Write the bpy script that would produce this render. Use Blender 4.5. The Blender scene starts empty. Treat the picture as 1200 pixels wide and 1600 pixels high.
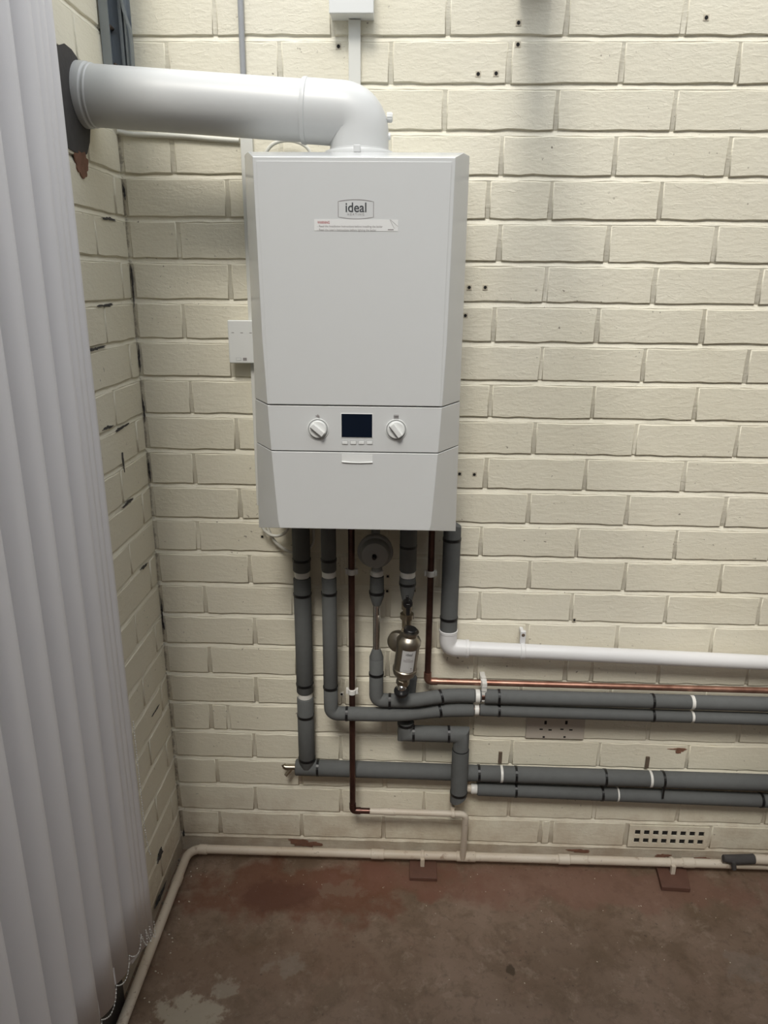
import bpy, bmesh, math, random
from mathutils import Vector, Matrix
random.seed(7)
D = bpy.data
SC = bpy.context.scene
COL = SC.collection

# ------------------------------------------------------------------ camera
CAM = Vector((0.5892, -1.61661, 1.48511)); YAW, PITCH, ROLL, F = 0.029033, 0.305288, 0.0090857, 1146.519
def cam_axes():
    fw = Vector((-math.sin(YAW)*math.cos(PITCH), math.cos(YAW)*math.cos(PITCH), -math.sin(PITCH)))
    r = Vector((math.cos(YAW), math.sin(YAW), 0)); u = r.cross(fw)
    return r*math.cos(ROLL)+u*math.sin(ROLL), -r*math.sin(ROLL)+u*math.cos(ROLL), fw
RT, UP, FW = cam_axes()
cd = D.cameras.new('camera'); cam = D.objects.new('camera', cd); COL.objects.link(cam)
cd.sensor_fit = 'VERTICAL'; cd.sensor_height = 32.0; cd.lens = F/1600*32.0; cd.clip_start = 0.02
m = Matrix.Identity(4)
for i in range(3): m[i][0], m[i][1], m[i][2], m[i][3] = RT[i], UP[i], -FW[i], CAM[i]
cam.matrix_world = m
SC.camera = cam
# ------------------------------------------------------------------ sky, exposure
wd = D.worlds.new('overcast_sky'); SC.world = wd; wd.use_nodes = True
bg = wd.node_tree.nodes['Background']; bg.inputs['Color'].default_value = (0.95, 0.98, 1.0, 1); bg.inputs['Strength'].default_value = 1.0
wt = wd.node_tree; tc = wt.nodes.new('ShaderNodeTexCoord'); sx = wt.nodes.new('ShaderNodeSeparateXYZ'); wt.links.new(tc.outputs['Generated'], sx.inputs[0])
mx_ = wt.nodes.new('ShaderNodeMath'); mx_.operation = 'MAXIMUM'; wt.links.new(sx.outputs['Z'], mx_.inputs[0]); mx_.inputs[1].default_value = 0.0
ov = wt.nodes.new('ShaderNodeMath'); ov.operation = 'MULTIPLY_ADD'; wt.links.new(mx_.outputs[0], ov.inputs[0]); ov.inputs[1].default_value = 0.8; ov.inputs[2].default_value = 0.4   # standard overcast sky: zenith three times the horizon
wt.links.new(ov.outputs[0], bg.inputs['Strength'])
sun = D.lights.new('hazy_sun', 'SUN'); sun.energy = 1.0; sun.angle = math.radians(16); sun.color = (1.0, 0.95, 0.86)
so_ = D.objects.new('hazy_sun', sun); COL.objects.link(so_); so_.rotation_euler = Vector((-0.06, -0.62, 0.78)).to_track_quat('Z', 'Y').to_euler()
SC.view_settings.view_transform = 'Standard'; SC.view_settings.look = 'None'
SC.view_settings.gamma = 1.0; SC.view_settings.use_curve_mapping = False
SC.view_settings.exposure = 1.02
SC.cycles.use_denoising = True

# ------------------------------------------------------------------ measuring helpers (photo survey -> metres)
def ray(px, py): return RT*((px-600)/F) + UP*((800-py)/F) + FW
def W(px, py, y=0.0):
    d = ray(px, py); return CAM + d*((y-CAM.y)/d.y)
def WZ(px, py, z=0.0):
    d = ray(px, py); return CAM + d*((z-CAM.z)/d.z)
def WX(px, py, x=0.0):
    d = ray(px, py); return CAM + d*((x-CAM.x)/d.x)
def S(px, py, y=0.0):
    return (W(px, py, y)-CAM).dot(FW)/F          # metres per pixel there

# ------------------------------------------------------------------ object helpers
def link(o, parent=None):
    COL.objects.link(o)
    if parent is not None: o.parent = parent
    return o
def tag(o, label, cat=None, group=None, kind=None):
    if label: o['label'] = label
    if cat: o['category'] = cat
    if group: o['group'] = group
    if kind: o['kind'] = kind
    return o
def empty(name, label, cat, loc=(0, 0, 0), group=None):
    o = D.objects.new(name, None); o.empty_display_size = 0.05; o.location = loc
    link(o); return tag(o, label, cat, group)
class MB:
    def __init__(s): s.v = []; s.f = []
    def add(s, vs, fs):
        b = len(s.v); s.v += [Vector(v) for v in vs]; s.f += [tuple(i+b for i in f) for f in fs]; return s
    def box(s, a, b):
        (x0, y0, z0), (x1, y1, z1) = a, b
        x0, x1 = min(x0, x1), max(x0, x1); y0, y1 = min(y0, y1), max(y0, y1); z0, z1 = min(z0, z1), max(z0, z1)
        return s.add([(x0,y0,z0),(x1,y0,z0),(x1,y1,z0),(x0,y1,z0),(x0,y0,z1),(x1,y0,z1),(x1,y1,z1),(x0,y1,z1)],
                     [(0,3,2,1),(4,5,6,7),(0,1,5,4),(1,2,6,5),(2,3,7,6),(3,0,4,7)])
    def obox(s, c, ax, ay, az, hx, hy, hz):
        c = Vector(c); vs = []
        for k in (-1, 1):
            for j, i in ((-1,-1),(-1,1),(1,1),(1,-1)): vs.append(c+ax*hx*i+ay*hy*j+az*hz*k)
        return s.add(vs, [(0,3,2,1),(4,5,6,7),(0,1,5,4),(1,2,6,5),(2,3,7,6),(3,0,4,7)])
    def tube(s, pts, r, n=20, cap=True):
        pts = [Vector(p) for p in pts]; N = len(pts)
        rs = r if isinstance(r, (list, tuple)) else [r]*N
        tg = []
        for i in range(N):
            a = pts[max(i-1, 0)]; b = pts[min(i+1, N-1)]; t = b-a
            tg.append(t.normalized() if t.length > 1e-9 else Vector((0, 0, 1)))
        t0 = tg[0]; up = Vector((0, 0, 1)) if abs(t0.z) < 0.9 else Vector((0, 1, 0))
        nn = (up - t0*up.dot(t0)).normalized(); vs = []; fs = []
        for i in range(N):
            t = tg[i]; nn = (nn - t*nn.dot(t)).normalized(); bb = t.cross(nn)
            for k in range(n):
                a = 2*math.pi*k/n; vs.append(pts[i]+(nn*math.cos(a)+bb*math.sin(a))*rs[i])
        for i in range(N-1):
            for k in range(n):
                k2 = (k+1) % n; fs.append((i*n+k, i*n+k2, (i+1)*n+k2, (i+1)*n+k))
        if cap:
            fs.append(tuple(range(n-1, -1, -1))); fs.append(tuple((N-1)*n+k for k in range(n)))
        return s.add(vs, fs)
    def lathe(s, c, axis, prof, n=32):
        """prof: list of (distance along axis, radius)"""
        c = Vector(c); a = Vector(axis).normalized()
        return s.tube_prof([c+a*h for h, _ in prof], [max(r, 1e-5) for _, r in prof], a, n)
    def tube_prof(s, pts, rs, t, n):
        up = Vector((0, 0, 1)) if abs(t.z) < 0.9 else Vector((0, 1, 0))
        nn = (up-t*up.dot(t)).normalized(); bb = t.cross(nn); vs = []; fs = []
        for p, r in zip(pts, rs):
            for k in range(n):
                a = 2*math.pi*k/n; vs.append(p+(nn*math.cos(a)+bb*math.sin(a))*r)
        for i in range(len(pts)-1):
            for k in range(n):
                k2 = (k+1) % n; fs.append((i*n+k, i*n+k2, (i+1)*n+k2, (i+1)*n+k))
        fs.append(tuple(range(n-1, -1, -1))); fs.append(tuple((len(pts)-1)*n+k for k in range(n)))
        return s.add(vs, fs)
    def mesh(s, name):
        me = D.meshes.new(name); me.from_pydata([tuple(v) for v in s.v], [], s.f); me.update(); return me
    def build(s, name, mat, parent=None, smooth=False, bevel=0, origin=None, seg=2):
        if parent is not None and parent.type == 'EMPTY' and origin is None:
            off = parent_off(parent)
            for v in s.v: v -= off
        elif parent is not None and origin is None:
            off = parent_off(parent)
            for v in s.v: v -= off
        me = s.mesh(name)
        if mat: me.materials.append(mat)
        o = D.objects.new(name, me); link(o, parent)
        if smooth == 'auto':
            me.shade_auto_smooth = None if False else None
        if smooth:
            for p in me.polygons: p.use_smooth = True
            if smooth != 'all':
                bm = bmesh.new(); bm.from_mesh(me)
                for e in bm.edges:
                    if len(e.link_faces) == 2 and e.calc_face_angle(0) > math.radians(38): e.smooth = False
                bm.to_mesh(me); bm.free()
        if bevel:
            b = o.modifiers.new('bevel', 'BEVEL'); b.width = bevel; b.segments = seg; b.limit_method = 'ANGLE'; b.angle_limit = math.radians(25)
            for p in me.polygons: p.use_smooth = True
            w = o.modifiers.new('wn', 'WEIGHTED_NORMAL'); w.keep_sharp = False
        return o
def parent_off(p):
    off = Vector((0, 0, 0))
    while p is not None: off += Vector(p.location); p = p.parent
    return off
def fillet(pts, rad, k=8):
    pts = [Vector(p) for p in pts]; out = [pts[0]]
    for i in range(1, len(pts)-1):
        a, b, c = pts[i-1], pts[i], pts[i+1]
        rd = rad[i-1] if isinstance(rad, (list, tuple)) else rad
        d1 = (a-b).normalized(); d2 = (c-b).normalized(); L = min(rd, (a-b).length*0.49, (c-b).length*0.49)
        if d1.dot(d2) < -0.9999 or L < 1e-4: out.append(b); continue
        for j in range(k+1):
            t = j/k; out.append((b+d1*L)*(1-t)**2 + b*2*t*(1-t) + (b+d2*L)*t*t)
    out.append(pts[-1]); return out
def subdiv(a, b, n): return [a.lerp(b, i/n) for i in range(n+1)]

# ------------------------------------------------------------------ materials
def new_mat(name):
    mt = D.materials.new(name); mt.use_nodes = True; nt = mt.node_tree
    return mt, nt, nt.nodes['Principled BSDF']
def N(nt, typ, **kw):
    n = nt.nodes.new(typ)
    for k, v in kw.items():
        if k in n.inputs.keys() if isinstance(k, str) else False: n.inputs[k].default_value = v
        else: setattr(n, k, v)
    return n
def noise(nt, vec, scale, detail=4, rough=0.55, dist=0.0):
    n = nt.nodes.new('ShaderNodeTexNoise'); n.inputs['Scale'].default_value = scale; n.inputs['Detail'].default_value = detail
    n.inputs['Roughness'].default_value = rough; n.inputs['Distortion'].default_value = dist
    nt.links.new(vec, n.inputs['Vector']); return n.outputs['Fac']
def ramp(nt, fac, lo, hi, c0=(0,0,0,1), c1=(1,1,1,1)):
    r = nt.nodes.new('ShaderNodeValToRGB'); r.color_ramp.elements[0].position = lo; r.color_ramp.elements[1].position = hi
    r.color_ramp.elements[0].color = c0; r.color_ramp.elements[1].color = c1
    nt.links.new(fac, r.inputs['Fac']); return r.outputs['Color']
def mix(nt, fac, a, b):
    n = nt.nodes.new('ShaderNodeMix'); n.data_type = 'RGBA'
    for sock, val in ((n.inputs['Factor'], fac), (n.inputs['A'], a), (n.inputs['B'], b)):
        if hasattr(val, 'is_linked'): nt.links.new(val, sock)
        else: sock.default_value = val
    return n.outputs['Result']
# 'Factor','A','B' appear several times on the Mix node: pick the colour ones
def mixc(nt, fac, a, b):
    n = nt.nodes.new('ShaderNodeMix'); n.data_type = 'RGBA'
    for idx, val in ((0, fac), (6, a), (7, b)):
        if hasattr(val, 'is_linked'): nt.links.new(val, n.inputs[idx])
        else: n.inputs[idx].default_value = val if not isinstance(val, tuple) else (tuple(val)+(1,))[:4]
    return n.outputs[2]
def mth(nt, op, a, b=0.0, c=None, clamp=False):
    n = nt.nodes.new('ShaderNodeMath'); n.operation = op; n.use_clamp = clamp
    for i, val in enumerate((a, b) if c is None else (a, b, c)):
        if hasattr(val, 'is_linked'): nt.links.new(val, n.inputs[i])
        else: n.inputs[i].default_value = val
    return n.outputs[0]
def bump(nt, bsdf, h, strength=0.3, dist=0.002):
    b = nt.nodes.new('ShaderNodeBump'); b.inputs['Strength'].default_value = strength; b.inputs['Distance'].default_value = dist
    nt.links.new(h, b.inputs['Height']); nt.links.new(b.outputs['Normal'], bsdf.inputs['Normal'])
def pos(nt):
    return nt.nodes.new('ShaderNodeNewGeometry').outputs['Position']
def sep(nt, v):
    n = nt.nodes.new('ShaderNodeSeparateXYZ'); nt.links.new(v, n.inputs[0]); return n.outputs
def plain(name, col, rough=0.5, metal=0.0, var=0.06, scale=30, bmp=0.0, bscale=200, coat=0.0, spec=None):
    mt, nt, b = new_mat(name); p = pos(nt)
    f = noise(nt, p, scale, 4)
    c0 = tuple(max(0, c*(1-var)) for c in col); c1 = tuple(min(1, c*(1+var)) for c in col)
    nt.links.new(mixc(nt, f, c0, c1), b.inputs['Base Color'])
    b.inputs['Roughness'].default_value = rough; b.inputs['Metallic'].default_value = metal
    if coat: b.inputs['Coat Weight'].default_value = coat
    if spec is not None: b.inputs['Specular IOR Level'].default_value = spec
    if bmp: bump(nt, b, noise(nt, p, bscale, 3), bmp, 0.001)
    return mt
def blob(nt, p, c, rad, wob=0.6, scale=14):
    """soft-edged ragged stain mask round a point (own shape from noise)"""
    d = nt.nodes.new('ShaderNodeVectorMath'); d.operation = 'SUBTRACT'; nt.links.new(p, d.inputs[0]); d.inputs[1].default_value = c
    s_ = nt.nodes.new('ShaderNodeVectorMath'); s_.operation = 'DIVIDE'; nt.links.new(d.outputs[0], s_.inputs[0]); s_.inputs[1].default_value = rad
    l = nt.nodes.new('ShaderNodeVectorMath'); l.operation = 'LENGTH'; nt.links.new(s_.outputs[0], l.inputs[0])
    nz = noise(nt, p, scale, 6, 0.6)
    return mth(nt, 'ADD', l.outputs['Value'], mth(nt, 'MULTIPLY', mth(nt, 'SUBTRACT', nz, 0.5), wob*2))

def painted_brick(name, cream):
    mt, nt, b = new_mat(name); p = pos(nt); x, y, z = sep(nt, p)
    big = noise(nt, p, 2.2, 3); med = noise(nt, p, 11, 5)
    c = mixc(nt, ramp(nt, big, 0.3, 0.7), cream, tuple(k*f for k, f in zip(cream, (0.97, 0.965, 0.93))))
    c = mixc(nt, mth(nt, 'MULTIPLY', ramp(nt, med, 0.45, 0.75), 0.10), c, (0.66, 0.57, 0.42))
    # grime specks and chips
    sp = noise(nt, p, 95, 2, 0.5); sp2 = noise(nt, p, 6, 2)
    spk = mth(nt, 'MULTIPLY', ramp(nt, sp, 0.71, 0.745), ramp(nt, sp2, 0.45, 0.6))
    c = mixc(nt, mth(nt, 'MULTIPLY', spk, 0.75), c, (0.16, 0.13, 0.10))
    # rising dirt near the floor, ragged
    low = mth(nt, 'SUBTRACT', mth(nt, 'ADD', 0.17, mth(nt, 'MULTIPLY', mth(nt, 'SUBTRACT', noise(nt, p, 16, 6, 0.65), 0.5), 0.42)), z)
    low = mth(nt, 'MULTIPLY', low, 5.0, clamp=True)
    c = mixc(nt, mth(nt, 'MULTIPLY', low, 0.55), c, (0.36, 0.24, 0.15))
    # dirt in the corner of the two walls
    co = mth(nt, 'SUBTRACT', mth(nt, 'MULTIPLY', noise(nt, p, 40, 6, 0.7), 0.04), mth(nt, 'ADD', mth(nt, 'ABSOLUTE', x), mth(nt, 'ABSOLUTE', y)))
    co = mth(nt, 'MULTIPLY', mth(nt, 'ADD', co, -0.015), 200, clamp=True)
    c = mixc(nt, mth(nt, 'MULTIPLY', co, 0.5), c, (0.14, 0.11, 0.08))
    nt.links.new(c, b.inputs['Base Color']); b.inputs['Roughness'].default_value = 0.62
    st = nt.nodes.new('ShaderNodeMapping'); st.inputs['Scale'].default_value = (1, 1, 2.6); nt.links.new(p, st.inputs['Vector'])
    h = mth(nt, 'ADD', mth(nt, 'MULTIPLY', noise(nt, st.outputs[0], 45, 6, 0.62), 1.0), mth(nt, 'MULTIPLY', noise(nt, p, 210, 3), 0.35))
    h = mth(nt, 'ADD', h, mth(nt, 'MULTIPLY', ramp(nt, noise(nt, st.outputs[0], 28, 3, 0.6, 1.5), 0.60, 0.66), 0.2))
    bump(nt, b, h, 0.36, 0.0035)
    return mt
CREAM = (0.79, 0.752, 0.635)
M_BRICK = painted_brick('painted_brick', CREAM)
M_MORTAR = painted_brick('painted_mortar', (0.81, 0.775, 0.665))
M_WHITE = plain('white_gloss_enamel', (0.63, 0.64, 0.64), 0.22, var=0.01, coat=0.3)
M_WFLAT = plain('white_plastic', (0.76, 0.77, 0.76), 0.35, var=0.02)
M_FLUE = plain('white_flue_plastic', (0.60, 0.61, 0.61), 0.36, var=0.015)
M_PVC = plain('white_waste_pipe', (0.74, 0.74, 0.75), 0.3, var=0.02)
M_TRUNK = plain('trunking_plastic', (0.72, 0.72, 0.68), 0.4, var=0.03)
M_CABLE = plain('white_cable', (0.68, 0.67, 0.61), 0.5, var=0.05)
M_INS = plain('grey_pipe_insulation', (0.122, 0.127, 0.127), 0.85, var=0.12, scale=60, bmp=0.25, bscale=500, spec=0.25)
M_TIE = plain('black_cable_tie', (0.008, 0.008, 0.009), 0.35, var=0.1)
M_BLACK = plain('black_plastic', (0.010, 0.010, 0.011), 0.3, var=0.1)
M_TAPE = plain('white_clip', (0.74, 0.73, 0.70), 0.4, var=0.05)
M_CHROME = plain('chrome', (0.68, 0.68, 0.68), 0.08, 1.0, var=0.05)
M_BRASS = plain('nickel_brass', (0.42, 0.37, 0.29), 0.32, 1.0, var=0.10, scale=80)
M_FILTER = plain('nickel_filter_body', (0.40, 0.365, 0.31), 0.36, 1.0, var=0.06)
M_PAPER = plain('paper_label', (0.74, 0.74, 0.73), 0.5, var=0.01)
M_FLAB = plain('silver_label', (0.50, 0.50, 0.50), 0.45, var=0.02)
M_INK = plain('dark_grey_ink', (0.05, 0.055, 0.06), 0.5, var=0.02)
M_INK2 = plain('grey_print', (0.28, 0.26, 0.26), 0.5, var=0.02)
M_RED = plain('red_print', (0.42, 0.06, 0.07), 0.5, var=0.02)
M_SEAM = plain('grey_plastic_seam', (0.36, 0.37, 0.37), 0.5, var=0.02)
M_SCREEN = plain('blank_display', (0.004, 0.008, 0.018), 0.3, var=0.05, spec=0.2)
M_ALU = plain('grey_aluminium', (0.30, 0.33, 0.36), 0.35, 0.55, var=0.12, scale=14)
M_CONDUIT = plain('grey_conduit', (0.34, 0.35, 0.37), 0.35, var=0.05)
M_GVES = plain('grey_plastic_cover', (0.27, 0.27, 0.26), 0.4, var=0.06)
M_SOCK = plain('aged_white_socket', (0.54, 0.49, 0.43), 0.35, var=0.03)
M_DARK = plain('dark_void', (0.012, 0.011, 0.010), 0.9)
M_CEMENT = plain('dark_cement', (0.06, 0.056, 0.055), 0.9, var=0.2, scale=60, bmp=0.5, bscale=150)
M_BARE = plain('bare_red_brick', (0.20, 0.10, 0.065), 0.9, var=0.35, scale=70, bmp=0.6, bscale=180)
M_BLIND = plain('white_blind_fabric', (0.78, 0.765, 0.785), 0.7, var=0.02, scale=8, bmp=0.12, bscale=900)
M_BEAD = plain('white_bead', (0.62, 0.60, 0.57), 0.4)
M_TILE = plain('brown_quarry_tile', (0.125, 0.060, 0.042), 0.6, var=0.2, scale=50, bmp=0.2)
M_RUB = plain('grey_rubble', (0.20, 0.17, 0.14), 0.9, var=0.5, scale=120)
M_STEEL = plain('rusty_steel_bracket', (0.16, 0.12, 0.09), 0.6, 0.3, var=0.3, scale=90)
M_RAFT = plain('roof_frame_paint', (0.35, 0.37, 0.39), 0.5)
M_OUTER = plain('low_bounce_brown', (0.26, 0.215, 0.175), 0.8, var=0.15)  # dull brown picked to keep bounce light off unseen walls and boards low
M_DOOR = plain('dark_door_frame', (0.03, 0.028, 0.027), 0.5)
M_PLUG = plain('wall_plug_plastic', (0.55, 0.50, 0.40), 0.6)

def copper(name, bright):
    mt, nt, b = new_mat(name); p = pos(nt)
    f = noise(nt, p, 18, 5, 0.6)
    c = mixc(nt, ramp(nt, f, 0.35, 0.7), (0.30, 0.15, 0.11) if bright else (0.155, 0.082, 0.066), (0.54, 0.31, 0.235) if bright else (0.085, 0.048, 0.042))
    nt.links.new(c, b.inputs['Base Color']); b.inputs['Metallic'].default_value = 0.85
    r = ramp(nt, noise(nt, p, 60, 4), 0.3, 0.7, (0.28, 0.28, 0.28, 1), (0.45, 0.45, 0.45, 1)); nt.links.new(r, b.inputs['Roughness'])
    return mt
M_COPPER = copper('aged_copper', False); M_COPPER2 = copper('bright_copper', True)
def painted_pipe():
    mt, nt, b = new_mat('old_painted_pipe'); p = pos(nt)
    f = noise(nt, p, 35, 6, 0.65); f2 = noise(nt, p, 120, 4)
    c = mixc(nt, ramp(nt, noise(nt, p, 5, 3), 0.3, 0.7), (0.66, 0.60, 0.51), (0.56, 0.47, 0.37))
    c = mixc(nt, mth(nt, 'MULTIPLY', ramp(nt, f, 0.60, 0.72), 0.7), c, (0.26, 0.16, 0.10))
    c = mixc(nt, mth(nt, 'MULTIPLY', ramp(nt, f2, 0.66, 0.72), 0.6), c, (0.12, 0.08, 0.06))
    nt.links.new(c, b.inputs['Base Color']); b.inputs['Roughness'].default_value = 0.5
    bump(nt, b, f, 0.3, 0.001); return mt
M_OLDPIPE = painted_pipe()
def floor_mat():
    mt, nt, b = new_mat('worn_painted_concrete'); p = pos(nt)
    c = mixc(nt, ramp(nt, noise(nt, p, 3.5, 6, 0.6), 0.35, 0.65), (0.160, 0.107, 0.073), (0.238, 0.166, 0.122))
    c = mixc(nt, mth(nt, 'MULTIPLY', ramp(nt, noise(nt, p, 9, 8, 0.7, 0.4), 0.50, 0.60), 0.6), c, (0.125, 0.082, 0.050))
    c = mixc(nt, mth(nt, 'MULTIPLY', ramp(nt, noise(nt, p, 22, 7, 0.7, 0.3), 0.56, 0.64), 0.5), c, (0.285, 0.218, 0.168))
    c = mixc(nt, mth(nt, 'MULTIPLY', ramp(nt, noise(nt, p, 48, 6, 0.75, 0.5), 0.52, 0.66), 0.5), c, (0.095, 0.064, 0.042))
    c = mixc(nt, mth(nt, 'MULTIPLY', ramp(nt, noise(nt, p, 6, 7, 0.75, 0.8), 0.55, 0.66), 0.4), c, (0.25, 0.155, 0.115))
    # worn red floor paint, strongest by the wall under the boiler
    for (px, py), rad, s_, col in (((470, 1392), (0.34, 0.115, 1), 0.75, (0.135, 0.050, 0.026)), ((620, 1375), (0.26, 0.075, 1), 0.6, (0.145, 0.058, 0.032)),
                                   ((430, 1400), (0.10, 0.07, 1), 0.65, (0.090, 0.030, 0.017)), ((900, 1385), (0.65, 0.085, 1), 0.55, (0.190, 0.092, 0.066)),
                                   ((420, 1500), (0.30, 0.10, 1), 0.30, (0.120, 0.060, 0.030))):
        q = WZ(px, py, 0)
        mk = ramp(nt, blob(nt, p, tuple(q), rad, 1.2, 9), 0.65, 1.15, (1, 1, 1, 1), (0, 0, 0, 1))
        c = mixc(nt, mth(nt, 'MULTIPLY', mk, s_), c, col)
    # bare patches where the paint has lifted
    for (px, py), rad, s_, col in (((295, 1590), (0.085, 0.060, 1), 0.85, (0.36, 0.31, 0.24)), ((535, 1390), (0.06, 0.028, 1), 0.5, (0.20, 0.14, 0.10)),
                                   ((350, 1545), (0.03, 0.03, 1), 0.7, (0.30, 0.255, 0.20)), ((450, 1510), (0.045, 0.03, 1), 0.5, (0.24, 0.20, 0.16)), ((1165, 1510), (0.05, 0.05, 1), 0.4, (0.22, 0.18, 0.15))):
        q = WZ(px, py, 0)
        mk = ramp(nt, blob(nt, p, tuple(q), rad, 1.9, 26), 0.65, 1.0, (1, 1, 1, 1), (0, 0, 0, 1))
        c = mixc(nt, mth(nt, 'MULTIPLY', mk, s_), c, col)
    q = WZ(798, 1516, 0)
    mk = ramp(nt, blob(nt, p, tuple(q), (0.011, 0.016, 1), 0.8, 60), 0.7, 1.0, (1, 1, 1, 1), (0, 0, 0, 1))
    c = mixc(nt, mth(nt, 'MULTIPLY', mk, 0.8), c, (0.045, 0.028, 0.015))
    c = mixc(nt, mth(nt, 'MULTIPLY', ramp(nt, noise(nt, p, 160, 3), 0.68, 0.73), 0.5), c, (0.36, 0.31, 0.26))
    c = mixc(nt, mth(nt, 'MULTIPLY', ramp(nt, noise(nt, p, 75, 3), 0.66, 0.72), 0.5), c, (0.05, 0.035, 0.026))
    nt.links.new(c, b.inputs['Base Color'])
    r = ramp(nt, noise(nt, p, 7, 5), 0.3, 0.7, (0.42, 0.42, 0.42, 1), (0.7, 0.7, 0.7, 1)); nt.links.new(r, b.inputs['Roughness'])
    bump(nt, b, mth(nt, 'ADD', noise(nt, p, 18, 6, 0.6), mth(nt, 'MULTIPLY', noise(nt, p, 130, 4), 0.3)), 0.35, 0.003)
    return mt
M_FLOOR = floor_mat()

# ------------------------------------------------------------------ the room
ROWH = 0.081584; Z0 = 1.92899; JT = 0.0055     # course height, height of the first joint line, half a joint
def linez(n): return Z0 - n*ROWH
XR = 1.60; YF = -3.0; ZT = 2.40; ZW = 2.10
def struct(name, mb, mat, **kw):
    o = mb.build(name, mat, **kw); o['kind'] = 'structure'; return o
# floor: gently uneven slab
fl = MB(); nx, ny = 60, 60; vs = []; fs = []
for j in range(ny+1):
    for i in range(nx+1):
        x = -0.02+(XR+1.2)*i/nx; y = 0.02+(YF-0.02)*j/ny
        vs.append((x, y, 0.0))
for j in range(ny):
    for i in range(nx):
        a = j*(nx+1)+i; fs.append((a, a+nx+1, a+nx+2, a+1))
struct('floor', fl.add(vs, fs), M_FLOOR, smooth=True)

def joint_wall(name, u0, u1, along):
    """mortar backing: sloped (weathered) bed joints between the courses; along = 'x' back wall, 'y' left wall"""
    prof = [(0.0, 0.010)]
    rows = list(range(25, -6, -1))
    prof = []
    for n in rows:
        zc = linez(n)
        if zc < 0.03 or zc > ZW-0.02: continue
        prof += [(zc-JT-0.003, 0.0001), (zc-JT+0.0005, -0.0013), (zc+JT-0.001, 0.0030), (zc+JT+0.003, 0.0001)]
    prof = [(-0.02, -0.001)]+prof+[(ZW, 0.004)]
    nu = int(abs(u1-u0)/0.02); mb = MB(); vs = []; fs = []
    for i in range(nu+1):
        u = u0+(u1-u0)*i/nu
        for z, d in prof:
            jz = random.uniform(-.0011, .0011); jd = random.uniform(-.0003, .0003)
            dd = d+jd
            vs.append((u, dd, z+jz) if along == 'x' else (-dd, u, z+jz))
    k = len(prof)
    for i in range(nu):
        for j in range(k-1):
            a = i*k+j; f = (a, a+k, a+k+1, a+1)
            fs.append(f if along == 'x' else f)
    # thickness behind
    b = len(vs)
    for u in (u0, u1):
        for z in (-0.02, ZW): vs.append((u, 0.12, z) if along == 'x' else (-0.12, u, z))
    fs.append((b, b+1, b+3, b+2))
    mb.add(vs, fs); return struct(name, mb, M_MORTAR, smooth=True)
wall_back = joint_wall('wall_back', -0.02, XR, 'x')
wall_left = joint_wall('wall_left', 0.0, -2.2, 'y')

brick_cache = {}
def brick_mesh(L, var):
    key = (round(L, 3), var)
    if key in brick_cache: return brick_cache[key]
    rnd = random.Random(var*977+int(L*1000)); H = ROWH-2*JT
    nl = max(2, int(L/0.03)); ring = []
    def j(s): return rnd.uniform(-s, s)
    for i in range(nl): ring.append((-L/2+L*i/nl + (j(.002) if i else 0), -H/2+j(.0017), 0, -1 if i else 0))
    for i in range(2): ring.append((L/2+j(.0012), -H/2+H*i/2+(j(.001) if i else 0), 1 if i else 0, 0))
    for i in range(nl): ring.append((L/2-L*i/nl+(j(.001) if i else 0), H/2+j(.0014), 0, 1 if i else 0))
    for i in range(2): ring.append((-L/2+j(.0012), H/2-H*i/2+(j(.001) if i else 0), -1 if i else 0, 0))
    n = len(ring); mb = MB(); vs = []
    tilt = (j(.0005), j(.0004))
    for inset, y in ((0.0, 0.008), (0.0003, -0.0006), (0.0020, -0.0024)):
        for (x, z, a, c) in ring:
            k = 1-inset*2/L; kz = 1-inset*2/H
            top = 0.7 if z < 0 else 1.3
            xx = x*(1-inset*2/L*(1.0)); zz = z*(1-inset*top*2/H)
            yy = y + (tilt[0]*x/L*2+tilt[1]*z/H*2+j(.0002) if y < 0.005 else 0)
            vs.append((xx, yy, zz))
    fs = []
    for r in range(2):
        for k in range(n):
            k2 = (k+1) % n; fs.append((r*n+k, r*n+k2, (r+1)*n+k2, (r+1)*n+k))
    fs.append(tuple(2*n+k for k in range(n)))
    mb.add(vs, fs); me = mb.mesh('brick'); me.materials.append(M_BRICK)
    for p in me.polygons: p.use_smooth = len(p.vertices) == 4
    brick_cache[key] = me; return me
brick_no = [0]
def lay(wall, a, b, row, along):
    """one brick between joint centres a and b"""
    L = abs(b-a)-0.0078
    if L < 0.015: return
    brick_no[0] += 1
    me = brick_mesh(round(L/0.004)*0.004, brick_no[0] % 7)
    o = D.objects.new('brick', me); c = (a+b)/2; z = (linez(row-1)+linez(row))/2
    if along == 'x': o.location = (c, random.uniform(-.0004, .0004), z)
    else: o.location = (random.uniform(-.0004, .0004), c, z); o.rotation_euler = (0, 0, math.pi/2)
    o.rotation_euler.y = random.uniform(-.004, .004) if along == 'x' else 0
    link(o, wall)
for row in range(-1, 24):
    ph = 0.109 if row % 2 else 0.212
    if row in (14, 16, 18): ph = 0.226
    js = []; x = ph-0.2213
    while x < XR+0.25: js.append(x+random.uniform(-.004, .004)); x += 0.2213
    js = [0.0045]+[v for v in js if 0.03 < v < XR-0.02]+[XR]
    if row == 17: js = sorted(js+[1.056])
    if row == 19: js = sorted(js+[0.150])
    if row == 4: js = sorted(js+[0.748])
    if row == 23: js = [v for v in js if not (1.0 < v < 1.5)]+[0.965, 1.1905, 1.4085]; js.sort()
    for a, b in zip(js, js[1:]):
        if row == 23 and abs(a-1.1905) < 0.002: continue          # the air brick sits here
        lay(wall_back, a, b, row, 'x')
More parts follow.
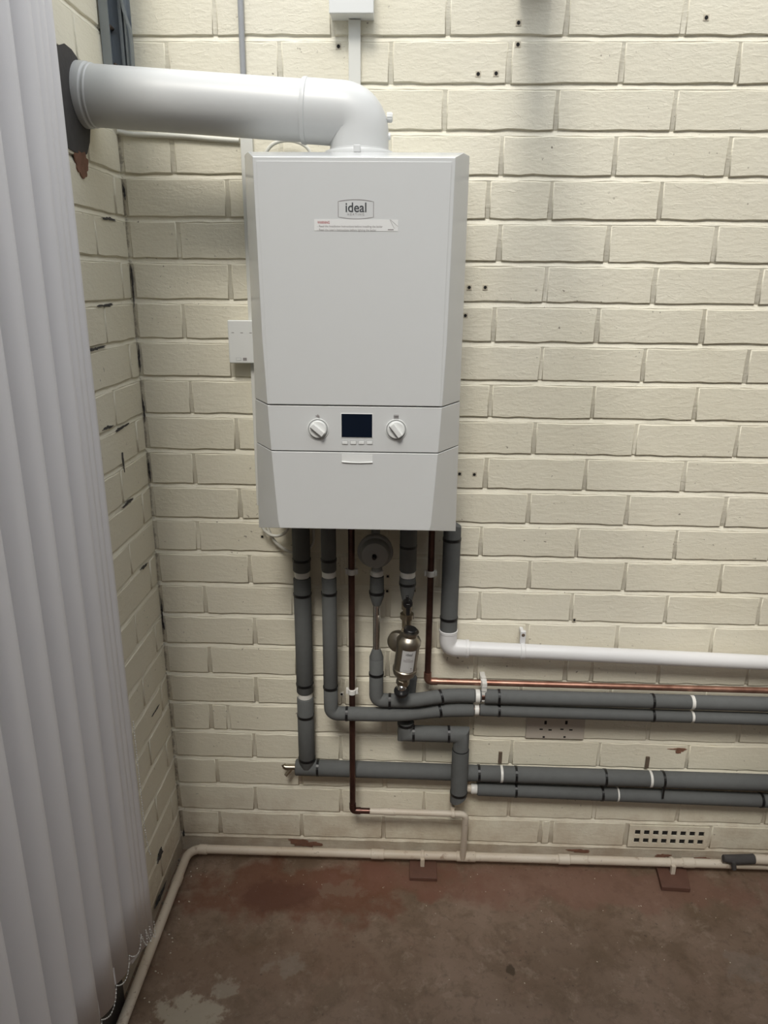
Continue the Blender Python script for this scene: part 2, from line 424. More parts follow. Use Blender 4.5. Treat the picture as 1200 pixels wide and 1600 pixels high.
for row in range(-1, 24):
    ph = -0.163 if row % 2 else -0.055
    js = [-0.0045]; y = ph
    while y > -0.62: js.append(y+random.uniform(-.006, .006)); y -= 0.2213
    for a, b in zip(js, js[1:]): lay(wall_left, a, b, row, 'y')

# the rest of the room shell, behind and beside the camera
XW = 2.1
w = MB().box((1.588, -1.0, -0.02), (1.70, 0.0, 1.28)); struct('added_shade_block', w, M_OUTER)          # unseen block added beside the view to shade the wall's right edge
w = MB().box((XW, YF, -0.02), (XW+0.1, 0.12, ZT)); struct('wall_outer', w, M_OUTER)
w = MB().box((-0.12, YF-0.1, -0.02), (XW+0.1, YF, ZT)); struct('wall_front', w, M_OUTER)
w = MB().box((XR, -0.0, -0.02), (XW, 0.12, ZW)); struct('wall_back_return', w, M_MORTAR)
# glazed door behind the blind
dr = MB().box((0.0035, -2.19, 0.001), (0.012, -0.455, 2.05)); struct('door_1', dr, M_DOOR)
# lean-to roof: rafters running out from the wall above the boiler, strip added to shade the left wall
ce = D.objects.new('ceiling', None); link(ce); ce['kind'] = 'structure'
for x in (0.818, 1.66):
    r = MB(); a = Vector((x, 0.06, 2.085)); b = Vector((x, YF, 2.42))
    d = (b-a).normalized(); r.obox((a+b)/2, Vector((1, 0, 0)), d, d.cross(Vector((1, 0, 0))), 0.032, (b-a).length/2, 0.075)
    r.build('rafter', M_RAFT, ce)
rs_ = MB(); za = 2.16+0.345*2.05/3.0
rs_.add([(-.1, -2.05, za), (XW+.1, -2.05, za), (XW+.1, YF-.1, 2.52), (-.1, YF-.1, 2.52), (-.1, -2.05, za+.03), (XW+.1, -2.05, za+.03), (XW+.1, YF-.1, 2.55), (-.1, YF-.1, 2.55)], [(0, 1, 2, 3), (7, 6, 5, 4), (0, 4, 5, 1), (1, 5, 6, 2), (2, 6, 7, 3), (3, 7, 4, 0)])
rs_.build('added_shade_board', M_OUTER, ce)  # opaque board added out of view to keep sun off the lower wall
MB().add([(1.52, 0.1, 2.165), (XW+.1, 0.1, 2.165), (XW+.1, -2.05, za), (1.52, -2.05, za), (1.52, 0.1, 2.195), (XW+.1, 0.1, 2.195), (XW+.1, -2.05, za+.03), (1.52, -2.05, za+.03)], [(0, 3, 2, 1), (4, 5, 6, 7), (0, 1, 5, 4), (1, 2, 6, 5), (2, 3, 7, 6), (3, 0, 4, 7)]).build('added_shade_board', M_OUTER, ce)                                    # unseen boards added overhead to cut sky light reaching the left wall
MB().box((-0.05, YF, 2.10), (0.07, 0.0, 2.16)).build('added_shade_strip', M_RAFT, ce)  # unseen strip added overhead to shade the left wall and blind
# ------------------------------------------------------------------ wall details: plugs, patches, air brick
def ragged(c, u, v, rx, ry, n, seed, jit=0.25, thick=0.003, nrm=None):
    """thin flake with a torn outline"""
    rnd = random.Random(seed); nrm = nrm or u.cross(v); n = max(n, 34); vs = []
    ph = [rnd.uniform(0, 6.28) for _ in range(4)]
    rr = [1+jit*(.55*math.sin(2*a+ph[0])+.4*math.sin(3*a+ph[1])+.35*math.sin(7*a+ph[2])+.25*math.sin(11*a+ph[3]))+rnd.uniform(-.07, .07) for a in [2*math.pi*k/n for k in range(n)]]
    for t in (0.0, thick):
        for k in range(n):
            a = 2*math.pi*k/n; r_ = max(.25, rr[k]); vs.append(Vector(c)+u*rx*math.cos(a)*r_+v*ry*math.sin(a)*r_+nrm*t)
    return MB().add(vs, [tuple(n+k for k in range(n))]+[(k, (k+1) % n, n+(k+1) % n, n+k) for k in range(n)])
X, Y, Z = Vector((1, 0, 0)), Vector((0, 1, 0)), Vector((0, 0, 1))
for i, (px, py) in enumerate([(529, 73), (747, 116), (775, 115), (810, 36), (809, 70), (1103, 28), (733, 449), (758, 449), (718, 740), (741, 741), (727, 493),
                              (606, 900), (605, 923), (647, 922), (534, 1084), (410, 838), (897, 968)]):
    q = W(px, py, -0.001); s_ = 0.0042 if py < 800 else 0.0036
    pl = MB().obox(q, X, Y, Z, s_*1.25, 0.0022, s_*1.25).build('wall_plug', M_PLUG if py < 1000 else M_TAPE, wall_back)
    MB().lathe(q+Vector((0, -0.0024, 0)), (0, -1, 0), [(-0.002, s_*0.8), (0.0006, s_*0.8)], 10).build('plug_hole', M_DARK, pl)
# chipped paint showing the brick
for i, (px, py, rx, ry) in enumerate([(476, 1317, 0.040, 0.010), (430, 1326, 0.030, 0.004), (1062, 1173, 0.010, 0.006), (905, 1329, 0.03, 0.004), (1035, 1337, 0.02, 0.005), (1085, 1341, 0.03, 0.004), (1060, 1170, 0.02, 0.002)]):
    q = W(px, py, -0.0025); ragged(q, X, Z, rx, ry, 18, 50+i, 0.45, 0.0015, -Y).build('bare_patch', M_BARE, wall_back)
# dark patch for the flue hole: mortar fill and hole shade in one colour
pc = WX(108, 168, 0.0); cpat = MB()
outline = [WX(*q) for q in [(84, 72), (97, 68), (108, 77), (117, 90), (124, 108), (133, 150), (138, 196), (137, 222), (133, 240), (126, 246), (118, 240), (104, 232), (90, 200), (80, 140)]]
n = len(outline); vs = [Vector((0.0015, q.y, q.z)) for q in outline]+[Vector((0.0042, q.y, q.z)) for q in outline]
cpat.add(vs, [tuple(n+k for k in range(n)), ]+[(k, (k+1) % n, n+(k+1) % n, n+k) for k in range(n)])
cpat.build('flue_hole_patch', M_CEMENT, wall_left)
q = WX(128, 256, 0.0038); ragged(Vector((0.002, q.y, q.z)), Y, Z, 0.024, 0.024, 16, 8, 0.22, 0.0026, X).build('bare_patch', M_BARE, wall_left)
for i, (px, py, ry, rz) in enumerate([(148, 545, 0.035, 0.003), (190, 668, 0.03, 0.003), (168, 668, 0.02, 0.003), (200, 785, 0.03, 0.003), (225, 885, 0.02, 0.003), (250, 1335, 0.02, 0.010), (243, 1110, 0.02, 0.002), (165, 477, 0.03, 0.003), (192, 720, 0.003, 0.02), (250, 1400, 0.03, 0.008), (170, 342, 0.025, 0.003)]):
    q = WX(px, py, 0.0026); ragged(q, Y, Z, ry, rz, 16, 90+i, 0.5, 0.0012, X).build('dirt_crack', M_CEMENT, wall_left)
for i, (px, py, rz) in enumerate([(197, 442, 0.03), (190, 300, 0.012), (229, 735, 0.02), (243, 955, 0.02), (244, 975, 0.015), (211, 560, 0.02), (287, 1302, 0.012), (218, 640, 0.02)]):
    q = W(px, py, -0.003); ragged(Vector((max(q.x, 0.004), -0.003, q.z)), X, Z, 0.0022, rz, 12, 140+i, 0.5, 0.0012, -Y).build('dirt_crack', M_CEMENT, wall_back)
# air brick
ab = empty('air_brick', 'cream painted air brick with two rows of square holes above the skirting pipe', 'air brick', (1.2995, 0, 0.092))
x0, x1, z0, z1 = 1.196, 1.403, linez(23)+0.007, linez(22)-0.007
hx = [1.2185+i*0.0237 for i in range(8)]; hz = [z0+(z1-z0)*0.30, z0+(z1-z0)*0.68]; hw, hh = 0.0072, 0.0072
fr = MB()
xs = sorted([x0, x1]+[h+s_*hw for h in hx for s_ in (-1, 1)]); zs = sorted([z0, z1]+[h+s_*hh for h in hz for s_ in (-1, 1)])
for i in range(len(xs)-1):
    for j in range(len(zs)-1):
        if i % 2 == 1 and j % 2 == 1: continue
        fr.box((xs[i], -0.0066, zs[j]), (xs[i+1], -0.0030, zs[j+1]))
fr.build('grille', M_BRICK, ab)
MB().box((x0+.004, -0.0022, z0+.004), (x1-.004, -0.0032, z1-.004)).build('dark_cavity', M_DARK, ab)

# ------------------------------------------------------------------ boiler
YS, YFR = -0.205, -0.278
BX0, BX1, BZ0, BZ1 = 0.297, 0.692, 1.000, 1.700
boiler = empty('boiler', 'white wall-hung gas boiler with blank display and two dials', 'boiler', (0.4945, 0, 1.0))
def inset(z):          # the front face narrows towards the bottom
    t = (BZ1-z)/(BZ1-BZ0)
    return 0.028+0.010*t+0.018*max(0, (t-0.45)/0.55)**1.4
def side(z):
    t = max(0, (1.30-z)/0.3); return BX0-0.004*t, BX1+0.002*t
def loft(secs):
    mb = MB(); vs = []; fs = []; n = len(secs[0])
    for s_ in secs: vs += s_
    for i in range(len(secs)-1):
        for k in range(n):
            k2 = (k+1) % n; fs.append((i*n+k, i*n+k2, (i+1)*n+k2, (i+1)*n+k))
    fs.append(tuple(range(n-1, -1, -1))); fs.append(tuple((len(secs)-1)*n+k for k in range(n)))
    return mb.add(vs, fs)
def sect(z, yb=-0.19, dz=None):
    a, b = side(z); i = inset(z)
    pts = [(b, yb), (b, YS), (b-i, YFR), (a+i, YFR), (a, YS), (a, yb)]
    out = []
    for x, y in pts:
        zz = z if dz is None else z+dz*max(0, (-y-0.2)/0.078)
        out.append(Vector((x, y, zz)))
    return out
zs1 = W(560, 634.5, YFR).z; zs2 = W(560, 706.5, YFR).z
MB().box((BX0+0.001, -0.001, BZ0), (BX1-0.001, -0.192, 1.6935)).box((BX0+.075, -0.18, BZ0+.05), (BX1-.075, -0.272, BZ1-.05)).build('casing', M_SEAM, boiler)
G = 0.0009
topz = 1.6945; a, b = side(1.69)
top_sec = [Vector((b, -0.19, topz)), Vector((b, YS, topz)), Vector((b-.012, -.236, topz)), Vector((a+.012, -.236, topz)), Vector((a, YS, topz)), Vector((a, -0.19, topz))]
zz = [zs1+G, 1.30, 1.38, 1.46, 1.55, 1.64, 1.681]
loft([sect(z) for z in zz]+[top_sec]).build('front_panel', M_WHITE, boiler, bevel=0.0014)
loft([sect(z) for z in (zs2+G, (zs1+zs2)/2, zs1-G)]).build('control_panel', M_WHITE, boiler, bevel=0.001)
loft([sect(BZ0, dz=0.027)]+[sect(z) for z in (1.04, 1.07, 1.10, zs2-G)]).build('lower_flap', M_WHITE, boiler, bevel=0.001)
# raised face plate on the front panel
a0, b0 = side(1.66); a1, b1 = side(zs1)
e0, e1 = 0.006, 0.007
fp = MB(); zt, zb = 1.674, zs1+0.002
q = [(a1+inset(zs1)+e1*.5, zb), (b1-inset(zs1)-e1*.5, zb), (b0-inset(1.67)-e0, zt), (a0+inset(1.67)+e0, zt)]
fp.add([Vector((x, YFR+.0005, z)) for x, z in q]+[Vector((x, YFR-.0014, z)) for x, z in q], [(4, 5, 6, 7), (0, 1, 5, 4), (1, 2, 6, 5), (2, 3, 7, 6), (3, 0, 4, 7)])
plate = fp.build('face_plate', M_WHITE, boiler, bevel=0.0004)
YT = YFR-0.0017
def text(s_, name, parent, mat, px, py, hpx, y=YT, wpx=None, align='LEFT', nrm=None, bold=0.0):
    cu = D.curves.new(name, 'FONT'); cu.body = s_; cu.size = 1.0; cu.align_x = align; cu.offset = bold
    t = D.objects.new('tmp', cu); COL.objects.link(t)
    dg = bpy.context.evaluated_depsgraph_get(); me = D.meshes.new_from_object(t.evaluated_get(dg))
    D.objects.remove(t)
    xs = [v.co.x for v in me.vertices]; ys = [v.co.y for v in me.vertices]
    base = W(px, py, y); k = hpx*S(px, py, y)/(max(ys)-min(0, min(ys))) if hpx else 1
    kx = k if wpx is None else wpx*S(px, py, y)/(max(xs)-min(xs))
    off = parent_off(parent)
    for v in me.vertices:
        x, yy = v.co.x, v.co.y
        v.co = Vector((base.x+(x-(min(xs) if align == 'LEFT' else (max(xs)+min(xs))/2))*kx, y, base.z+yy*k))-off
    me.materials.append(mat); o = D.objects.new(name, me); link(o, parent); return o
# logo badge: outline with bowed top and bottom, lettering
lb = W(556, 327, YT); k = S(556, 327, YT)
def ribbon(loop, wd_, y, closed=True):
    mb = MB(); n = len(loop); vs = []
    for i in range(n):
        p = loop[i]; a = loop[i-1] if closed or i else loop[i]; b = loop[(i+1) % n] if closed or i < n-1 else loop[i]
        d = (b-a); nn = Vector((-d.z, 0, d.x)).normalized()
        vs += [Vector((p.x, y, p.z))+nn*wd_/2, Vector((p.x, y, p.z))-nn*wd_/2]
    fs = [(2*i, 2*i+1, 2*((i+1) % n)+1, 2*((i+1) % n)) for i in range(n if closed else n-1)]
    return mb.add(vs, fs)
loop = []
hw_, hh_ = 28.5*k, 11.2*k
for i in range(13):
    t = -1+2*i/12; loop.append(Vector((lb.x+hw_*0.97*t, 0, lb.z+hh_+2.8*k*(1-t*t))))
for i in range(13):
    t = 1-2*i/12; loop.append(Vector((lb.x+hw_*0.97*t, 0, lb.z-hh_-2.8*k*(1-t*t))))
badge = ribbon(loop, 0.0010, YT).build('logo_badge', M_INK2, boiler)
text('ideal', 'lettering', badge, M_INK, 540, 331, 14.0, wpx=32.5, bold=0.012)
text('H E A T I N G', 'lettering', badge, M_INK2, 543, 336.6, 3.4, wpx=26)
# warning sticker
wl = [W(491, 342.6, YFR-.001), W(622, 342.6, YFR-.001), W(622, 361.5, YFR-.001), W(491, 361.5, YFR-.001)]
lab = MB().box((wl[0].x, YFR-.0010, wl[2].z), (wl[1].x, YFR-.0018, wl[0].z)).build('warning_label', M_PAPER, boiler); lab['label'] = 'white warning sticker'
YL = YFR-.0020
text('WARNING', 'lettering', lab, M_RED, 496, 349.5, 4.0, y=YL, wpx=19, bold=0.01)
text('- Read the Installation Instructions before installing the boiler', 'lettering', lab, M_INK2, 496, 355, 4.3, y=YL, wpx=102)
text("- Read the User's Instructions before lighting the boiler", 'lettering', lab, M_INK2, 496, 360.5, 4.3, y=YL, wpx=92)
pts = [W(x, y_, YL) for x, y_ in ((609, 343), (616, 357), (622, 354), (610, 343.5))]
ribbon(pts, 0.0005, YL, False).build('page_curl_mark', M_INK2, lab)
MB().box((W(606, 359, YL).x, YL, W(606, 359.6, YL).z), (W(615, 359, YL).x, YL+.0002, W(606, 358, YL).z)).build('code_print', M_INK2, lab)
# dials
for di, (px, py, ang) in enumerate(((497, 670.5, -40), (619, 671.5, -52))):
    c = W(px, py, YFR)
    dl = MB().lathe(c, (0, -1, 0), [(-.001, .0200), (.0012, .0200), (.0016, .0188), (.0002, .0184), (.0002, .0166), (.0045, .0162), (.0056, .0148)], 40).build('dial', M_WFLAT, boiler, smooth=True)
    MB().lathe(c, (0, -1, 0), [(.0003, .0184), (.0006, .0184)], 40).build('dial_gap_shade', M_SEAM, dl)  # grey disc paints the shadow in the groove round the knob
    u = Vector((math.cos(math.radians(ang)), 0, math.sin(math.radians(ang)))); v = Vector((-u.z, 0, u.x))
    g = MB(); g.obox(c+Vector((0, -.0085, 0)), u, Y, v, .0140, .0040, .0048); g.build('dial_grip', M_WFLAT, dl, bevel=.0012)
    MB().obox(c+v*-0.0056+Vector((0, -.0060, 0)), u, Y, v, .0135, .0006, .0008).build('pointer_line', M_SEAM, dl)
# small icons over the dials: tap and radiator
c = W(496.5, 650.5, YT); ic = MB()
ic.box((c.x-.002, YT, c.z-.0006), (c.x+.003, YT+.0003, c.z+.0018)).box((c.x-.0042, YT, c.z+.001), (c.x-.002, YT+.0003, c.z+.0018)).box((c.x-.001, YT, c.z+.0018), (c.x+.0012, YT+.0003, c.z+.0034)).box((c.x+.0016, YT, c.z-.0034), (c.x+.003, YT+.0003, c.z-.0006)); ic.build('tap_icon', M_INK2, boiler)
c = W(619, 651, YT); ic = MB()
for i in range(4): ic.box((c.x-.0044+i*.0024, YT, c.z-.0034), (c.x-.0044+i*.0024+.0016, YT+.0003, c.z+.0034))
ic.box((c.x-.0044, YT, c.z-.0006), (c.x+.0044, YT+.0003, c.z+.0006)); ic.build('radiator_icon', M_INK2, boiler)
# display and buttons
a = W(533.5, 646.5, YFR); b = W(581.5, 683.5, YFR)
dsp = MB().box((a.x-.0012, YFR+.001, b.z-.0014), (b.x+.0012, YFR-.0006, a.z+.0012)).build('display_bezel', M_WFLAT, boiler, bevel=.0004)
MB().box((a.x, YFR, b.z), (b.x, YFR-.0011, a.z)).build('display', M_SCREEN, dsp)
for px in (539, 551.8, 564.6, 577.4):
    c = W(px, 691.3, YFR)
    bt = MB().box((c.x-.0058, YFR+.001, c.z-.0033), (c.x+.0058, YFR-.0003, c.z+.0033)).build('button_surround', M_SEAM, boiler)
    MB().box((c.x-.0051, YFR, c.z-.0031), (c.x+.0053, YFR-.0015, c.z+.0022)).build('button', M_WFLAT, bt, bevel=.0004)
# pull recess on the lower flap
a = W(534, 709.5, YFR); b = W(582, 723.5, YFR)
pr = MB().box((a.x, YFR+.001, b.z+.002), (b.x, YFR-.0004, a.z)).build('pull_recess', M_WFLAT, boiler)
lip = [Vector((a.x+(b.x-a.x)*i/10, YFR-.0012, b.z+.0016-.0012*math.sin(math.pi*i/10))) for i in range(11)]
MB().tube(lip, .0013, 8).build('pull_lip', M_WFLAT, pr, smooth=True)

# ------------------------------------------------------------------ flue
YFL = -0.166
fe = empty('flue_pipe', 'fat white plastic flue pipe elbowing from the boiler top into the left wall', 'flue', (0.51, YFL, 1.70))
pl = (W(112, 99, YFL)+W(130, 196, YFL))/2; pr_ = (W(470, 124, YFL)+W(480, 222, YFL))/2
d = (pr_-pl).normalized(); cx_ = W(561.5, 205, YFL).x
corner_ = pl+d*((cx_-pl.x)/d.x)
start = pl+d*((-0.08-pl.x)/d.x); ex0 = pl+d*((W(474, 170, YFL).x-pl.x)/d.x)
MB().tube([start, ex0+d*0.03], 0.0500, 40).build('straight_pipe', M_FLUE, fe, smooth=True)
MB().tube([pl+d*((-0.03-pl.x)/d.x), pl+d*((0.012-pl.x)/d.x), pl+d*((0.0165-pl.x)/d.x), pl+d*((0.019-pl.x)/d.x)], [.0535, .0535, .0530, .0502], 40).build('wall_sleeve', M_FLUE, fe, smooth=True)
ring = pl+d*((0.024-pl.x)/d.x)
MB().tube([ring-d*.003, ring-d*.001, ring+d*.001, ring+d*.003], [.0500, .0517, .0517, .0500], 40).build('seal_ring', M_FLUE, fe, smooth=True)
path = fillet([ex0, corner_, Vector((cx_, YFL, 1.6950))], 0.058, 16)
MB().tube(path, 0.0525, 40).build('elbow', M_FLUE, fe, smooth=True)
MB().tube([ex0-d*.0012, ex0+d*.003, ex0+d*.006, ex0+d*.0075], [.0530, .0540, .0540, .0526], 40).build('elbow_socket', M_FLUE, fe, smooth=True)
cl = MB().lathe((cx_, YFL, 1.6948), (0, 0, 1), [(.0003, .0640), (.006, .0640), (.009, .0622), (.010, .055), (.013, .0545)], 40).build('collar', M_FLUE, fe, smooth=True)
MB().box((cx_-.006, YFL-.0625, 1.6955), (cx_+.006, YFL-.0665, 1.707)).build('collar_latch', M_FLUE, cl, bevel=.001)
for py, r_, n_ in ((183.5, .0078, 26), (213, .006, 14)):
    c = W(606, py, YFL); c.x = cx_+0.049
    cp = MB().lathe(c, (1, 0, 0), [(0, r_), (.0085 if r_ > .007 else .006, r_), (.010 if r_ > .007 else .007, r_*.85)], 28).build('test_cap', M_WFLAT, fe, smooth=True)
    for i in range(12):
        a = 2*math.pi*i/12; o_ = c+Vector((.0045, math.cos(a)*r_, math.sin(a)*r_))
        if r_ > .007: MB().obox(o_, X, Vector((0, -math.sin(a), math.cos(a))), Vector((0, math.cos(a), math.sin(a))), .0042, .0008, .0007).build('cap_rib', M_WFLAT, cp)

# ------------------------------------------------------------------ electrics and corner channel
a = W(515, 20, -.045); b = W(583, 20, -.045)
jb = empty('junction_box', 'white square plastic junction box at the top above the flue', 'junction box', ((a.x+b.x)/2, 0, a.z))
MB().box((a.x, -0.001, a.z), (b.x, -.038, a.z+.082)).build('box_base', M_WFLAT, jb, bevel=.001)
MB().box((a.x-.001, -.038, a.z-.001), (b.x+.001, -.046, a.z+.083)).build('lid', M_WFLAT, jb, bevel=.0015)
def trunk(name, label, px0, px1, pyt, z0, z1):
    a = W(px0, pyt, -.014).x; b = W(px1, pyt, -.014).x
    t = empty(name, label, 'trunking', ((a+b)/2, 0, z0))
    MB().box((a+.001, -.0015, z0), (b-.001, -.010, z1)).build('base_channel', M_TRUNK, t)
    MB().box((a, -.0095, z0+.0005), (b, -.0145, z1-.0005)).build('snap_lid', M_TRUNK, t, bevel=.001)
trunk('cable_trunking', 'narrow white trunking dropping from the junction box behind the flue', 544.5, 563.5, 80, 1.715, jb.location.z-.001)
trunk('cable_trunking', 'long white vertical trunking running down behind the left side of the boiler', 375.5, 394.5, 222, 0.99, 1.765)
a = W(354.5, 500, -.032); b = W(359, 567.5, -.032)
sw = empty('fused_spur', 'white fused spur switch plate half hidden behind the left side of the boiler', 'switch', (a.x+.043, 0, b.z))
z1_ = a.z; z0_ = b.z; xl = (a.x+b.x)/2
MB().box((xl+.002, -.0165, z0_+.002), (xl+.084, -.026, z1_-.002)).build('back_box', M_WFLAT, sw, bevel=.002)
MB().box((xl, -.026, z0_), (xl+.086, -.033, z1_)).build('face_plate', M_WFLAT, sw, bevel=.0025)
for i in range(3): MB().box((xl+.008+i*.019, -.0331, z1_-.0265), (xl+.0135+i*.019, -.0333, z1_-.0252)).build('print_mark', M_INK2, sw)
MB().box((xl+.015, -.033, z0_+.006), (xl+.026, -.0334, z0_+.012)).build('maker_mark', M_SEAM, sw)
MB().box((xl+.0155, -.0334, z0_+.0065), (xl+.0255, -.0336, z0_+.0115)).build('maker_mark', M_WFLAT, sw)
MB().box((xl+.030, -.033, z0_+.006), (xl+.038, -.0334, z0_+.012)).build('maker_mark', M_INK2, sw)
a = W(376.5, 0, -.008); b = W(380, 118, -.008)
co = MB().tube([Vector((a.x-.0005, -.008, 2.10)), Vector((b.x, -.008, b.z)), Vector((b.x+.001, -.008, 1.765))], .0056, 16).build('conduit', M_CONDUIT, None, smooth=True)
tag(co, 'thin grey round conduit running straight up the wall left of the junction box', 'conduit')
pts = [Vector((0.004, -.012, W(178, 206, -.006).z))]+[W(x, y_, -.0065) for x, y_ in ((205, 210), (240, 211), (290, 213), (330, 217), (374, 220))]
cb = MB().tube(fillet(pts, .02), .0050, 10).build('cable', M_CABLE, None, smooth=True)
tag(cb, 'white cable clipped along the wall from the corner under the flue pipe', 'cable')
pts = [W(x, y_, -.02) for x, y_ in ((412, 262), (414, 240), (424, 226), (438, 220), (455, 219), (472, 224), (484, 234), (490, 262))]
tag(MB().tube(fillet(pts, .02), .0036, 10).build('cable', M_CABLE, None, smooth=True), 'white cable loop arching up behind the top edge of the boiler', 'cable')
pts = [W(x, y_, -.030) for x, y_ in ((406, 815), (412, 828), (422, 836), (434, 838), (446, 833), (455, 815))]
tag(MB().tube(fillet(pts, .02), .0036, 10).build('cable', M_CABLE, None, smooth=True), 'short white cable loop just under the bottom left corner of the boiler', 'cable')
pts = [W(x, y_, -.020) for x, y_ in ((414, 812), (422, 836), (434, 852), (452, 863), (470, 864), (484, 857), (491, 846), (490, 832), (487, 812))]
tag(MB().tube(fillet(pts, .02), .0036, 10).build('cable', M_CABLE, None, smooth=True), 'larger white cable loop hanging behind the leftmost insulated pipe', 'cable')

# grey metal channel in the top left corner
ch = empty('metal_channel', 'grey metal corner channel above the flue pipe at the wall corner', 'channel', (0.03, -0.02, 1.80))
xa, xb = 0.003, W(207, 60, -.004).x
zb_, zt_ = 1.79, 2.10
MB().box((xa, -.002, zb_), (xb, -.005, zt_)).build('back_flange', M_ALU, ch)
MB().box((xa+.001, -.004, zb_), (xa+.004, -.052, zt_)).build('side_flange', M_ALU, ch)
MB().box((xa+.004, -.049, zb_), (xa+.018, -.052, zt_)).build('return_lip', M_ALU, ch)
MB().box((xa+.026, -.005, zb_), (xa+.032, -.020, zt_)).build('rib', M_ALU, ch)
MB().box((xb-.010, -.005, zb_), (xb-.006, -.017, zt_)).build('rib', M_ALU, ch)
for px, py in ((171, 41), (180, 101), (201, 103)):
    q = W(px, py, -.022 if px < 190 else -.006); MB().lathe(q, (0, -1, 0), [(-.016 if px < 190 else -.001, .0032), (.001, .0032), (.002, .002)], 10).build('screw', M_STEEL, ch)
# ragged flashing strip draped over the channel
fl_ = MB(); vs = []
prf = [(186, -6), (190, 14), (195, 30), (200, 45), (203, 70), (205, 104)]
for px, py in prf:
    q = W(px, py, -.024); vs += [q, q+Vector((random.uniform(.002, .004), 0, 0)), q+Vector((.004, .010, 0)), q+Vector((0, .010, 0))]
fs = []
for i in range(len(prf)-1):
    for k_ in range(4): fs.append((4*i+k_, 4*i+(k_+1) % 4, 4*(i+1)+(k_+1) % 4, 4*(i+1)+k_))
fl_.add(vs, fs).build('torn_flashing', M_ALU, ch)

# ------------------------------------------------------------------ pipework
def pipe(name, label, loc): return empty(name, label, 'pipe', tuple(loc))
def sleeve(parent, pts, r, n=22, name='insulation'):
    """foam sleeve with slightly rounded ends"""
    pts = [Vector(p) for p in pts]; a, b = pts[0], pts[-1]
    d0 = (pts[1]-pts[0]).normalized(); d1 = (pts[-1]-pts[-2]).normalized(); e = 0.0025
    P = [a, a+d0*e]+pts[1:-1]+[b-d1*e, b]; R = [r*.90, r]+[r]*(len(pts)-2)+[r, r*.90]
    return MB().tube(P, R, n).build(name, M_INS, parent, smooth='all')
def tie(parent, c, axis, r, wd_=0.0030, tail=True):
    axis = Vector(axis).normalized()
    MB().lathe(c, axis, [(-wd_, r*.98), (-wd_, r+.0012), (wd_, r+.0012), (wd_, r*.98)], 22).build('cable_tie', M_TIE, parent)
def band(parent, c, axis, r, wd_=0.006, mat=None, name='pipe_clip'):
    axis = Vector(axis).normalized()
    o = MB().lathe(c, axis, [(-wd_, r), (-wd_*.8, r+.0012), (wd_*.8, r+.0012), (wd_, r)], 20).build(name, mat or M_TAPE, parent, smooth=True)
    return o
def wallclip(parent, c, vertical, r, name='pipe_clip'):
    """white snap clip on a wall stem"""
    ax = Z if vertical else X
    o = band(parent, c, ax, r, .007, M_TAPE, name)
    MB().box((c.x-.006, c.y+r*.6, c.z-.006), (c.x+.006, -0.003, c.z+.006)).build('stem', M_TAPE, o)
    for s_ in (-1, 1):
        MB().obox(c+(X if vertical else Z)*s_*(r+.003)+Vector((0, r*.3, 0)), X, Y, Z, .0022 if vertical else .005, .005, .006 if vertical else .0022).build('prong', M_TAPE, o)
    return o
def vx(pa, pb, y):
    """upright run between two surveyed points: one x, two heights"""
    a = W(*pa, y); b = W(*pb, y); x = (a.x+b.x)/2; return Vector((x, y, a.z)), Vector((x, y, b.z))

# --- A: leftmost insulated pipe, dropping to the low tee and running right
YA = -0.034
pa = pipe('insulated_flow_pipe', 'grey foam lagged pipe dropping at far left and running right along the lowest rows', W(478, 1198, YA))
top, bot = vx((470, 800), (479, 1192), YA); top.z = 1.0
def zA(py, px=474): return W(px, py, YA).z
rA = 0.0205
xA = top.x
segs = [(1.0, zA(892)), (zA(902), zA(1081)), (zA(1089), zA(1197))]
for z1_, z0_ in segs: sleeve(pa, [Vector((xA, YA, z1_)), Vector((xA, YA, z0_))], rA)
MB().tube([Vector((xA, YA, 1.0)), Vector((xA, YA, zA(1198)))], 0.011, 14).build('copper_core', M_COPPER, pa, smooth=True)
for py in (897, 1085): band(pa, Vector((xA, YA, zA(py))), Z, .0165, .0075)
for py in (874, 928, 1068, 1117, 1184): tie(pa, Vector((xA, YA, zA(py))), Z, rA)
h0 = W(462, 1198.5, YA); h1 = W(718, 1200, YA); h2 = W(790, 1208, YA); h3 = W(1200, 1223, YA)
dirA = (h3-h0).normalized()
hx0 = h0; hx3 = h3+dirA*((1.584-h3.x)/dirA.x)
def onA(px): return hx0+dirA*((W(px, 1205, YA).x-hx0.x)/dirA.x)
sleeve(pa, [hx0, onA(716)], rA); sleeve(pa, [onA(717), onA(783)], rA); sleeve(pa, [onA(784), onA(1017)], rA); sleeve(pa, [onA(1018), hx3], rA)
for px in (497, 748, 806, 946, 1037): tie(pa, onA(px), dirA, rA)
for px in (783.5, 1017):
    c = onA(px); band(pa, c, dirA, rA-.0005, .0035, M_TAPE, 'saddle_strap')
    MB().box((c.x-.0055, -.0035, c.z+.012), (c.x+.0035, -.008, c.z+.044)).build('steel_tab', M_STEEL, pa)
